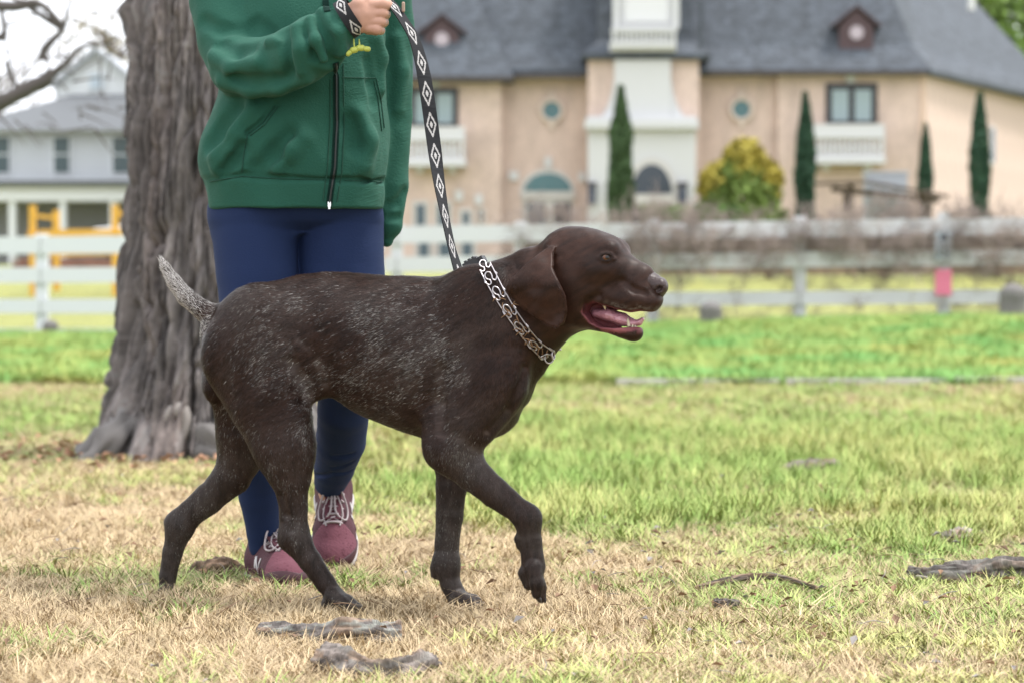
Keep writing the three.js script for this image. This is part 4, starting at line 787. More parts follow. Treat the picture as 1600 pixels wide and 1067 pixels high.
// ---------- big tree ----------
const barkTex = texOf(512, (u, v) => { const f = tileNoise(u, v * .5, 30, 2) * .5 + tileNoise(u, v, 90, 8) * .4 + tileNoise(u, v, 14, 4) * .4; const k = .82 + .26 * f; return [k, k * .97, k * .96]; }, true);
{
  const tree = thing('tree', 'large furrowed grey trunk of the tree behind the person', 'tree', V(at(322, HORIZON, 8.5).x, 0, -8.5), 0);
  const nA = 420, nH = 520, P = [], U = [], C = [], I = [], HT_ = 5.2;
  for (let j = 0; j <= nH; j++) for (let i = 0; i < nA; i++) {
    const t = j / nH, y = Math.pow(t, 1.5) * HT_ - .12, a = i / nA * Math.PI * 2, flare = Math.exp(-Math.max(0, y) / .28), lob = Math.max(0, Math.sin(a * 2.5 + 2.2)) * .10 + Math.max(0, Math.sin(a * 4 + .6)) * .07;
    let r = .208 + .02 * Math.exp(-y / 1.2) - .012 * y + flare * (.075 + lob * .9);
    const ca = Math.cos(a), sa = Math.sin(a), tw = y * .25, qx = Math.cos(a + tw * .3) * 4.6, qz = Math.sin(a + tw * .3) * 4.6;
    const w1 = noise(qx * .8 + noise(y * 2, a * 2) * .5, y * .9, qz * .8), fur = Math.abs(noise(qx * 2.1 + w1 * 1.4, y * 1.5 + w1, qz * 2.1)), fur2 = Math.abs(noise(qx * 4.0 + w1 * 2, y * 4.6 + w1 * 2, qz * 4.0 + 5)), plate = noise(qx * 6, y * 9, qz * 6);
    r += .050 * Math.min(1, fur * 3.2) + .022 * Math.min(1, Math.abs(noise(qx * 1.7 + w1, y * 6.5 + w1 * 2, qz * 1.7 + 11)) * 4) + .024 * Math.min(1, fur2 * 3) + .010 * plate + .006 * noise(qx * 12, y * 22, qz * 12) + .05 * w1 * .5 - .02;
    if (y > 1.35 && y < 1.75) r += .02 * Math.exp(-Math.pow((y - 1.55) / .12, 2)) * (1 + noise(a * 3, y * 14));   // swollen old scar
    P.push(ca * r + .02 * Math.sin(y * .8), y, sa * r); U.push(a / 6.283 * 3, y * .7);
    const k = .80 + .35 * noise(qx * 3, y * 4, qz * 3) + .18 * plate, red = clamp(noise(a * 2.3, y * 1.2, 7) * 1.2 - .2) * (y < 1.2 ? 1 : .3); C.push(.225 * k * (1 + .12 * red), .213 * k, .211 * k * (1 - .06 * red));
  }
  for (let j = 0; j < nH; j++) for (let i = 0; i < nA; i++) { const a = j * nA + i, b = j * nA + (i + 1) % nA; I.push(a, a + nA, b, b, a + nA, b + nA); }
  const g = new THREE.BufferGeometry(); g.setAttribute('position', new THREE.Float32BufferAttribute(P, 3)); g.setAttribute('uv', new THREE.Float32BufferAttribute(U, 2)); g.setAttribute('color', new THREE.Float32BufferAttribute(C, 3)); g.setIndex(I); g.computeVertexNormals();
  const bark = new THREE.MeshStandardMaterial({ vertexColors: true, map: barkTex, roughness: .95, bumpMap: barkTex, bumpScale: .006 });
  part('trunk', g, bark, tree);
  const bm = M(.13, .115, .105, .95), R = rngOf(31);
  // surface roots and the old knot at the foot
  for (const [px, py, q, z, r0] of [[200, 700, 152, .18, .075], [205, 712, 165, .30, .05], [330, 690, 372, .30, .06], [470, 690, 520, .1, .07]]) { const c = at(px, py, 8.5).sub(tree.position), e = at(q, 733, 8.5).sub(tree.position); part('root', limbG([V(c.x * .8, .16, z * .6), V(c.x, .09, z), V(e.x, .0, z * 1.2), V(e.x * 1.2, -.06, z * 1.4)], [r0 * 1.2, r0 * .9, r0 * .6, r0 * .2], 20, .7, px), M(.125, .115, .11, .95), tree); }
  { const k = at(272, 692, 8.2).sub(tree.position); const tg = new THREE.TorusGeometry(.05, .022, 10, 24); tg.scale(.8, 1.35, 1); tg.rotateZ(-.35); tg.translate(k.x, .115, .335); part('knot', tg, M(.24, .215, .20, .95), tree, 'healed knot at the foot of the trunk'); }
  const limb = (p, d, len, r, dep) => { const e = p.clone().addScaledVector(d, len), m = p.clone().lerp(e, .5).add(V((R() - .5) * len * .15, R() * len * .1, (R() - .5) * len * .15)); part('limb', limbG([p, m, e], [r, r * .75, r * .5], dep > 1 ? 10 : 6, .1, R() * 9), bm, tree); if (dep > 0) for (let i = 0; i < 3; i++) limb(i < 2 ? e : m, d.clone().add(V((R() - .5) * 1.5, R() * .5, (R() - .5) * 1.5)).normalize(), len * (.55 + R() * .25), r * .5, dep - 1); };
  for (const [a, y] of [[.4, 4.6], [2.2, 4.9], [4.1, 4.4], [5.3, 5.0]]) limb(V(Math.cos(a) * .1, y, Math.sin(a) * .1), V(Math.cos(a) * .7, .9, Math.sin(a) * .7).normalize(), 2.6, .16, 3);
}
// bare limbs of another tree that reach in at the upper left
{
  const d = 19, b = at(-260, HORIZON, d); const tree = thing('bare_tree', 'leafless dark-limbed tree reaching in beside the white house', 'tree', V(b.x, 0, -d), 0), bm = M(.085, .072, .068, .95), R = rngOf(9);
  const L = (px, py, z = 0) => at(px, py, d - z).sub(tree.position);
  part('trunk', limbG([V(0, -.1, 0), V(.05, .9, 0), L(-200, 220), V(-.1, 3.2, .1), V(.1, 5.5, 0)], [.26, .21, .19, .16, .06], 14, .15, 3), bm, tree);
  const br = (pts, r) => part('branch', limbG(pts.map(p => L(...p)), r.map(v => v * .8), 8, .15, pts[0][0]), bm, tree);
  br([[-200, 225], [-80, 190], [0, 160], [45, 138], [78, 118], [76, 104], [66, 84], [98, 46]], [.11, .095, .085, .075, .07, .05, .045, .028]);
  br([[78, 118], [100, 100], [130, 72], [165, 68]], [.04, .032, .022, .012]); br([[98, 46], [70, 28], [40, 8], [10, -10]], [.028, .03, .025, .015]); br([[98, 46], [104, 20], [118, -20]], [.022, .018, .010]);
  br([[-180, 60], [-60, 10], [20, 10], [60, 6], [96, 40]], [.08, .06, .05, .045, .03]); br([[-200, 120], [-60, 80], [6, 60], [10, 100], [26, 140]], [.06, .045, .035, .03, .02]); br([[6, 60], [4, 30], [-10, -20]], [.03, .025, .015]);
  for (let i = 0; i < 60; i++) { const x = -60 + R() * 260, y = -20 + R() * 230, a = R() * 6.28, l = 25 + R() * 60, z = (R() - .5) * 1.6; br([[x, y, z], [x + Math.cos(a) * l * .5 + R() * 8, y + Math.sin(a) * l * .5, z], [x + Math.cos(a) * l, y + Math.sin(a) * l * .8 + 6, z + R() * .2]], [.008 + R() * .006, .006, .002]); }
}

// ---------- rail fences ----------
const white = M(.60, .61, .63, .7), whiteOld = M(.58, .575, .585, .85);
function fence(name, label, d, posts, rails, x0, x1, mat, postH) {
  const f = thing(name, label, 'fence', V(0, 0, -d)), X = px => xAt(px, d);
  for (const [px, top] of posts) { const x = X(px), y0 = G(x, -d) - .05, y1 = yAt(top, d); part('post', boxG(.135, y1 - y0, .135, x, (y0 + y1) / 2, 0), mat, f); }
  const ps = [[x0], ...posts, [x1]];
  for (const [ya, yb, hgt] of rails) for (let i = 0; i + 1 < ps.length; i++) { const xa = X(ps[i][0]), xb = X(ps[i + 1][0]), ta = (ps[i][0] - x0) / (x1 - x0), tb = (ps[i + 1][0] - x0) / (x1 - x0), a = yAt(lerp(ya, yb, ta), d), b = yAt(lerp(ya, yb, tb), d), g = boxG(xb - xa - .012, hgt, .04); g.rotateZ(Math.atan2(b - a, xb - xa)); g.translate((xa + xb) / 2, (a + b) / 2, .09); part('rail', g, mat, f); }
  return f;
}
fence('rail_fence', 'clean white four-rail fence beside the big tree trunk', 28, [[-150, 366], [65, 366], [280, 366], [500, 362]], [[386, 380, .20], [432, 428, .18], [479, 478, .165], [519, 519, .09]], -340, 600, white);
fence('vine_fence', 'weathered white rail fence overgrown with dry vines', 28.5, [[620, 350], [812, 346], [1020, 342], [1250, 338], [1475, 332], [1700, 328], [1925, 324]], [[368, 346, .20], [414, 396, .18], [470, 460, .16]], 600, 2100, whiteOld);
for (const [px, y0, y1, w, h, col, lab, name] of [[1475, 360, 407, 26, 47, 'g', 'small grey and white notice sign on a fence post', 'notice_sign'], [1475, 421, 462, 26, 41, 'p', 'bright pink notice sign on a fence post', 'pink_sign']]) {
  const d = 28.5 - .17, a = at(px, (y0 + y1) / 2, d), k = d / F, s = thing(name, lab, 'sign', a); let mat;
  if (col === 'g') { const c = document.createElement('canvas'); c.width = 128; c.height = 224; const g = c.getContext('2d'); g.fillStyle = '#aeb4bc'; g.fillRect(0, 0, 128, 224); g.fillStyle = '#3a4350'; g.beginPath(); g.arc(64, 56, 30, 0, 7); g.fill(); g.fillRect(18, 100, 92, 16); g.fillRect(24, 126, 80, 14); g.fillRect(20, 154, 88, 40); g.fillStyle = '#c9cdd3'; g.fillRect(44, 164, 40, 18); const t = new THREE.CanvasTexture(c); t.colorSpace = THREE.SRGBColorSpace; mat = new THREE.MeshStandardMaterial({ map: t, roughness: .6 }); } else mat = M(.72, .19, .29, .6);
  part('panel', boxG(w * k, h * k, .012), mat, s); for (const q of [-1, 1]) part('screw', new THREE.CylinderGeometry(.006, .006, .008, 8).rotateX(Math.PI / 2).translate(0, q * h * k * .44, .008), M(.4, .4, .4, .4, { metalness: 1 }), s);
}
// dry vines over the right fence: one tangled mass
{
  const R = rngOf(61), list = [], dm = new THREE.Object3D(), parts = [];
  for (let i = 0; i < 16; i++) { const p = V((R() - .5) * .3, (R() - .5) * .2, (R() - .5) * .2), q = V((R() - .5), (R() - .5) * .8, (R() - .5) * .6).normalize().multiplyScalar(.16 + R() * .2); parts.push(limbG([p, p.clone().addScaledVector(q, .5).add(V((R() - .5) * .1, (R() - .5) * .1, (R() - .5) * .1)), p.clone().add(q)], [.005, .0035, .0015], 4)); }
  const d = 28.35, dens = px => clamp(.35 + .5 * smooth(820, 1000, px) + .35 * noise(px * .011, 2));
  for (let i = 0; i < 1050; i++) {
    const px = 780 + R() * 1000; if (R() > dens(px)) continue;
    let py = R() < .8 ? 340 + (R() + R()) * .5 * 88 - smooth(900, 1300, px) * 8 : 400 + R() * 110; if (R() < .06) py = 322 + R() * 24;
    const p = at(px, py, d + .30 + (R() - .5) * .5 - (R() < .25 ? .42 : 0)); dm.position.copy(p); dm.rotation.set(R() * 6, R() * 6, py > 425 ? 1.2 : R() * 6); const s = py > 425 ? .7 : .5 + R() * .7; dm.scale.set(s, s, s); dm.updateMatrix(); const k = .7 + R() * .6; list.push([dm.matrix.clone(), lin(.27 * k, .215 * k, .19 * k)]);
  }
  instanced('dry_vines', merged(parts), M(1, 1, 1, .95), list, 'tangle of dry brown vines over the weathered fence', 'vine');
}
// brown boards behind the vines
{
  const R = rngOf(62), d = 37, f = thing('board_fence', 'low brown board fence standing on the lawn behind the vines', 'fence', V(0, 0, -d)), mats = [M(.20, .135, .095, .9), M(.25, .175, .125, .9), M(.155, .105, .08, .9)];
  for (let px = 842; px < 1900; px += 13) { const x = xAt(px, d), y0 = yAt(430, d), y1 = yAt(362 - R() * 6, d); part('board', boxG(.118, y1 - y0, .025, x, (y0 + y1) / 2, (R() - .5) * .02), mats[Math.floor(R() * 3)], f); }
  for (const y of [378, 416]) part('board_rail', boxG(xAt(1900, d) - xAt(836, d), .07, .04, (xAt(1900, d) + xAt(836, d)) / 2, yAt(y, d), -.05), mats[2], f);
  for (let px = 842; px < 1900; px += 180) { const x = xAt(px, d), y0 = G(x, -d) - .1, y1 = yAt(360, d); part('board_post', boxG(.09, y1 - y0, .09, x, (y0 + y1) / 2, -.12), mats[2], f); }
}
// short stumps in front of the fences
for (const [px, top, bot, w, d, lab] of [[1111, 470, 516, 36, 27.2, 'grey round-topped stump near the middle of the vine fence'], [1584, 442, 500, 44, 27, 'grey round-topped stump past the post with the signs'], [78, 499, 526, 25, 27.4, 'small dark stump beside the clean white fence post']]) {
  const a = at(px, bot, d), k = d / F, r = w * k / 2, y0 = G(a.x, -d) - .08, hgt = yAt(top, d) - y0, P = []; for (let i = 0; i <= 14; i++) { const t = i / 14; P.push(new THREE.Vector2(t < .72 ? r * (1 + .05 * Math.sin(t * 9)) : r * Math.sqrt(Math.max(0, 1 - Math.pow((t - .72) / .28, 2))), t * hgt)); }
  const g = new THREE.LatheGeometry(P, 28), p = g.attributes.position; for (let i = 0; i < p.count; i++) { const q = 1 + .06 * noise(p.getX(i) * 30, p.getY(i) * 5, p.getZ(i) * 30); p.setX(i, p.getX(i) * q); p.setZ(i, p.getZ(i) * q); } g.computeVertexNormals();
  const s = thing('stump', lab, 'stump', V(a.x, y0, -d)); part('stump_body', g, M(.145, .135, .130, .95), s);
}

// ---------- large house ----------
const HD = 78;
{
  const house = thing('large_house', 'peach stucco mansion with steep slate roof and white stone entrance', 'house', V(0, 0, -HD));
  const stuccoTex = texOf(256, (u, v) => { const n = .93 + .05 * tileNoise(u, v, 60, 2) + .05 * tileNoise(u, v, 9, 5); return [n, n * .99, n * .98]; }), slateTex = texOf(512, (u, v) => { const row = Math.floor(v * 24), j = Math.floor(u * 16 + (row % 2) * .5), n = .80 + .10 * hsh(j, row, 3) + .10 * tileNoise(u, v, 40, 6) - ((v * 24) % 1 < .13 ? .16 : 0); return [n, n, n * 1.01]; });
  slateTex.repeat.set(.25, .25);
  const peach = new THREE.MeshStandardMaterial({ color: lin(.63, .50, .445), roughness: .9, map: stuccoTex }), stone = M(.54, .54, .55, .8), slate = new THREE.MeshStandardMaterial({ color: lin(.092, .108, .130), roughness: .8, map: slateTex, bumpMap: slateTex, bumpScale: .02 });
  const dark = M(.02, .02, .024, .5), glass = MP(.06, .09, .11, .12), teal = MP(.06, .14, .155, .15), curtain = MP(.26, .33, .35, .35), fascia = M(.06, .05, .05, .7), rust = M(.075, .047, .052, .8), frameW = M(.5, .48, .465, .7);
  const X = (px, z = 0) => xAt(px, HD - z), Y = (py, z = 0) => yAt(py, HD - z), base = .8;
  const slab = (name, l, r, t, b, z0, z1, mat, parent = house, label) => { const zm = Math.max(z0, z1), xa = X(l, zm), xb = X(r, zm), ya = b === null ? base : Y(b, zm), yb = Y(t, zm); return part(name, boxG(xb - xa, yb - ya, Math.abs(z1 - z0), (xa + xb) / 2, (ya + yb) / 2, (z0 + z1) / 2), mat, parent, label); };
  slab('wall', 470, 783, 118, null, -14, 1.0, peach); slab('wall', 783, 921, 116, null, -14, .42, peach); slab('wall', 919, 1092, 82, null, -6, 1.6, peach); slab('wall', 1089, 1217, 112, null, -14, .42, peach); const rw = slab('wall', 1215, 1447, 108, null, -6, .7, peach);
  // oblique side wall of the right wing
  const A = V(X(1447, .7), 0, .66), B = V(20, 0, -12.2), eaveY = Y(110, .7);
  { const g = new THREE.BufferGeometry(), q = [A, B, V(8, 0, -14), V(8, 0, 0)], P = []; const s = new THREE.Shape(q.map(v => new THREE.Vector2(v.x, -v.z))); const e = new THREE.ExtrudeGeometry(s, { depth: eaveY - base, bevelEnabled: false }); e.rotateX(-Math.PI / 2); e.translate(0, base, 0); part('wall', e, peach, house); }
  // roofs: eave loop, flared course, top loop
  const roof = (E, Mi, T, y0, y1, y2, mat = slate) => {
    const P = [], U = [], tri = (a, b, c, u) => { for (const [v, k] of [[a, 0], [b, 1], [c, 2]]) { P.push(v.x, v.y, v.z); U.push(...u[k]); } };
    const ring = (L0, h0, L1, h1) => { for (let i = 0; i < L0.length; i++) { const j = (i + 1) % L0.length, a = V(L0[i][0], h0, L0[i][1]), b = V(L0[j][0], h0, L0[j][1]), c = V(L1[j][0], h1, L1[j][1]), d = V(L1[i][0], h1, L1[i][1]), w = a.distanceTo(b), hh = a.distanceTo(d); tri(a, b, c, [[0, h0], [w, h0], [w, h0 + hh]]); tri(a, c, d, [[0, h0], [w, h0 + hh], [0, h0 + hh]]); } };
    ring(E, y0 - .16, E, y0); ring(E, y0, Mi, y1); ring(Mi, y1, T, y2);
    for (const [L, h, f] of [[T, y2, 0], [E, y0 - .16, 1]]) for (let i = 1; i + 1 < L.length; i++) { const a = V(L[0][0], h, L[0][1]), b = V(L[i][0], h, L[i][1]), c = V(L[i + 1][0], h, L[i + 1][1]); f ? tri(a, c, b, [[0, 0], [1, 0], [1, 1]]) : tri(a, b, c, [[0, 0], [1, 0], [1, 1]]); }
    const g = new THREE.BufferGeometry(); g.setAttribute('position', new THREE.Float32BufferAttribute(P, 3)); g.setAttribute('uv', new THREE.Float32BufferAttribute(U, 2)); g.computeVertexNormals(); return part('roof', g, mat, house);
  };
  const ex = X(1450, 1.1);
  const mainRoof = roof([[-8, 1.1], [ex + .1, 1.1], [20.7, -12.2], [20, -17], [-8, -17]], [[-8, .55], [ex - .38, .5], [19.9, -12.0], [19, -16], [-8, -16]], [[-8, -2.4], [11.3, -2.4], [14.6, -11], [13.6, -13], [-8, -13]], eaveY, eaveY + .75, eaveY + 6.2);
  const lr = X(803, 1.6), ly = Y(119, 1.6);
  const leftRoof = roof([[-9, 1.6], [lr, 1.6], [lr, -14], [-9, -14]], [[-9, 1.1], [lr - .35, 1.1], [lr - .35, -13], [-9, -13]], [[-9, -2.0], [lr - 2.5, -2.0], [lr - 2.5, -11], [-9, -11]], ly, ly + .7, ly + 6);
  const t0 = X(909, 1.9), t1 = X(1110, 1.9), ty = Y(84, 1.9); roof([[t0, 1.9], [t1, 1.9], [t1, -5], [t0, -5]], [[t0 + .5, 1.3], [t1 - .5, 1.3], [t1 - .5, -4], [t0 + .5, -4]], [[t0 + .65, .4], [t1 - .65, .4], [t1 - .65, -3], [t0 + .65, -3]], ty, ty + .45, ty + 5);
  // gutters
  for (const [l, r, py, z] of [[470, 803, 121, 1.62], [805, 912, 117, 1.14], [1108, 1449, 112, 1.14]]) slab('gutter', l, r, py - 2, py + 5, z, z + .1, fascia);
  slab('downpipe', 1092, 1098, 0, 76, 1.95, 2.05, slate);
  // dormers
  const dormer = (l, r, t, b, z, parent) => {
    const xa = X(l, z), xb = X(r, z), yb = Y(b, z), yt = Y(t, z), ym = lerp(yb, yt, .58), s = new THREE.Shape([[xa, yb], [xb, yb], [xb, ym], [(xa + xb) / 2, yt], [xa, ym]].map(p => new THREE.Vector2(...p))), g = new THREE.ExtrudeGeometry(s, { depth: 2.4, bevelEnabled: false }); g.translate(0, 0, z - 2.4); const d = part('dormer', g, rust, parent, 'rust brown gabled dormer');
    for (const s2 of [-1, 1]) { const m = (xa + xb) / 2, hw = (xb - xa) / 2 + .22, rg = boxG(Math.hypot(hw, (yt - ym) * 1.3), .07, 2.5); rg.rotateZ(-s2 * Math.atan2((yt - ym) * 1.15, hw)); rg.translate(m + s2 * hw / 2, yt - (yt - ym) * .55 + .08, z - 1.15); part('dormer_roof', rg, rust, d); }
    const rd = new THREE.CylinderGeometry(.22, .22, .06, 24).rotateX(Math.PI / 2).translate((xa + xb) / 2, lerp(yb, yt, .42), z + .02); part('dormer_window', rd, M(.40, .34, .38, .4), d);
  };
  dormer(664, 717, 28, 86, .85, leftRoof); dormer(1311, 1364, 14, 78, .55, mainRoof);
  // windows
  const win = (l, r, t, b, z, n, gl, fr = dark, sill = true, fw = 6) => {
    const w = slab('window', l, r, t, b, z - .06, z + .05, fr), k = (r - l - fw) / n;
    for (let i = 0; i < n; i++) slab('pane', l + fw + i * k, l + (i + 1) * k, t + fw, b - 4, z + .02, z + .075, gl, w);
    if (sill) slab('sill', l - 5, r + 5, b, b + 5, z - .05, z + .16, stone, w); return w;
  };
  win(640, 716, 137, 197, 1.0, 2, curtain, dark, false, 9); win(1290, 1371, 130, 193, .7, 2, curtain, dark, false, 10);
  slab('keystone', 1322, 1336, 113, 129, .68, .82, stone); slab('keystone', 672, 686, 122, 136, .98, 1.12, stone);
  for (const [px, py, z] of [[862, 173, .42], [1158, 171, .42]]) { const c = V(X(px, z), Y(py, z), z); const w = part('round_window', new THREE.CylinderGeometry(.30, .30, .08, 32).rotateX(Math.PI / 2).translate(c.x, c.y, z + .03), teal, house); part('window_ring', new THREE.TorusGeometry(.35, .075, 10, 40).translate(c.x, c.y, z + .07), M(.60, .50, .44, .8), w); for (const q of [-1, 1]) part('keystone', boxG(.16, .22, .1, c.x, c.y + q * .48, z + .06), M(.62, .52, .46, .8), w); }
  win(644, 670, 314, 356, 1.0, 1, glass, frameW); win(678, 706, 314, 356, 1.0, 1, glass, frameW); win(717, 739, 326, 354, 1.0, 1, glass, frameW); win(746, 758, 326, 350, 1.0, 1, dark, frameW, false, 4);
  win(648, 676, 374, 408, 1.0, 1, glass, frameW); win(680, 712, 374, 408, 1.0, 1, glass, frameW); win(716, 744, 374, 408, 1.0, 1, glass, frameW);
  for (const [px, py] of [[717, 306], [748, 312]]) slab('stone_block', px - 6, px + 6, py - 8, py + 8, .98, 1.10, stone);
  // arched glazing of the middle and the entrance
  const arch = (l, r, spring, top, z, mat, name, depth = .08) => { const xa = X(l, z), xb = X(r, z), ys = Y(spring, z), yt = Y(top, z), m = (xa + xb) / 2, rx = (xb - xa) / 2, ry = yt - ys, s = new THREE.Shape(); s.moveTo(xa, ys); s.lineTo(xb, ys); for (let i = 0; i <= 20; i++) { const a = i / 20 * Math.PI; s.lineTo(m + rx * Math.cos(a), ys + ry * Math.sin(a)); } const g = new THREE.ExtrudeGeometry(s, { depth, bevelEnabled: false }); g.translate(0, 0, z); return part(name, g, mat, house); };
  arch(813, 898, 300, 264, .40, frameW, 'arch_frame', .08); arch(819, 893, 299, 271, .45, teal, 'arch_window', .06); slab('transom', 813, 898, 300, 310,   .40, .54, frameW);
  const fd = slab('french_door', 816, 895, 310, 430,   .38, .47, frameW); for (const [l, r, m] of [[824, 851, glass], [866, 892, dark]]) slab('door_pane', l, r, 317, 352, .45, .495, m, fd); for (const [l, r] of [[824, 851], [866, 892]]) slab('door_pane', l, r, 360, 405, .45, .495, glass, fd);
  slab('stone_block', 795, 810, 268, 282,  .40, .52, stone); slab('keystone', 851, 862, 246, 262,  .40, .52, stone); slab('stone_block', 904, 914, 270, 284,  .40, .52, stone);
  // entrance portal and the carved stone panel above it
  const portal = slab('stone_portal', 919, 1087, 200, null, 1.5, 1.95, stone); slab('portal_cornice', 914, 1092, 188, 201, 1.5, 2.25, stone, portal); slab('portal_cornice', 917, 1089, 182, 188, 1.5, 2.10, stone, portal);
  const panel = slab('stone_panel', 960, 1048, 80, 184, 1.55, 1.80, stone); slab('panel_head', 953, 1056, 66, 80, 1.5, 2.05, stone, panel);
  for (const s of [-1, 1]) { const c = s < 0 ? 960 : 1048, sh = new THREE.Shape(), p = (px, py) => [X(px, 1.7), Y(py, 1.7)]; sh.moveTo(...p(c, 118)); sh.quadraticCurveTo(...p(c + s * 4, 166), ...p(c + s * 22, 183)); sh.lineTo(...p(c, 183)); part('scroll', new THREE.ExtrudeGeometry(sh, { depth: .2, bevelEnabled: false }).translate(0, 0, 1.56), stone, panel); }
  const loft = slab('stone_loft', 968, 1052, -60, 44, 1.45, 1.75, stone); slab('loft_panel', 976, 1044, -50, 34, 1.7, 1.80, M(.6, .6, .61, .7), loft); for (const l of [958, 1052]) slab('loft_side', l, l + 9, -60, 44, 1.4, 1.9, stone, loft);
  const railing = (l, r, t, b, z, depth, n) => { const sb = slab('balcony', l, r, b - 6, b + 2, z, z + depth, stone); slab('balcony_rail', l - 1, r + 1, t, t + 6, z + depth - .18, z + depth + .02, stone, sb); for (const q of [l, r - 6]) slab('balcony_pier', q, q + 6, t + 6, b - 6, z + depth - .17, z + depth - .01, stone, sb); const zz = z + depth - .09, y0 = Y(b - 6, zz), y1 = Y(t + 6, zz), hh = y1 - y0, prof = [[.5, 0], [.5, .08], [.3, .14], [.55, .38], [.45, .5], [.25, .75], [.45, .88], [.45, 1]].map(([a, q]) => new THREE.Vector2(a * .15, q * hh)), g = new THREE.LatheGeometry(prof, 12); for (let i = 0; i < n; i++) { const x = X(lerp(l + 12, r - 12, i / (n - 1)), zz); part('baluster', g, stone, sb).position.set(x, y0, zz); } return sb; };
  railing(956, 1056, 44, 72, 1.6, .6, 11);
  for (const [l, r, t, b, z] of [[636, 726, 198, 256, 1.0], [1266, 1382, 194, 252, .7]]) { const sb = railing(l, r, t + 16, b - 4, z, .7, l < 700 ? 10 : 13); slab('balcony_front', l, r, t, t + 18, z + .5, z + .68, stone, sb); slab('balcony_rail', l - 2, r + 2, b - 5, b + 4, z + .02, z + .78, stone, sb); for (const q of [.22, .78]) { const c = lerp(l, r, q); slab('bracket', c - 5, c + 5, b + 4, b + 14, z, z + .45, stone, sb); } }
  const ar = arch(978, 1058, 304, 246, 1.93, frameW, 'arch_frame', .12); arch(987, 1050, 303, 257, 2.0, MP(.035, .045, .06, .2), 'arch_window', .07); slab('transom', 978, 1058, 304, 318, 1.93, 2.12, frameW);
  const ed = slab('entrance_door', 984, 1052, 318, 420, 1.93, 2.02, frameW); for (const [l, r] of [[989, 1016], [1020, 1047]]) slab('door_pane', l, r, 323, 400, 2.0, 2.045, dark, ed);
  for (const px of [925, 1067]) { const l = slab('wall_lantern', px - 6, px + 6, 290, 320, 2.0, 2.25, M(.05, .06, .09, .4)); slab('lantern_cap', px - 8, px + 8, 285, 290, 1.96, 2.28, fascia, l); }
  slab('quoin', 1438, 1446, 112, 430, .6, .76, M(.62, .46, .37, .9)); slab('stone_block', 1438, 1448, 108, 116, .6, .82, stone);
  // windows of the side wall
  const dirS = B.clone().sub(A).normalize(), nS = V(-dirS.z, 0, dirS.x).multiplyScalar(1); if (nS.z < 0) nS.negate();
  for (const s of [6.0, 7.1]) { const c = A.clone().addScaledVector(dirS, s), g = boxG(.55, 1.35, .12); g.rotateY(Math.atan2(nS.x, nS.z)); g.translate(c.x + nS.x * .04, 5.35, c.z + nS.z * .04); const w = part('window', g, frameW, house); const q = boxG(.40, 1.15, .12); q.rotateY(Math.atan2(nS.x, nS.z)); q.translate(c.x + nS.x * .06, 5.35, c.z + nS.z * .06); part('pane', q, glass, w); }
  { const a = V(15.2, eaveY + 2.5, -2.2); part('roof_vent', new THREE.CylinderGeometry(.12, .12, .5, 12).translate(a.x, a.y, a.z), M(.6, .6, .6, .5), mainRoof); }
}
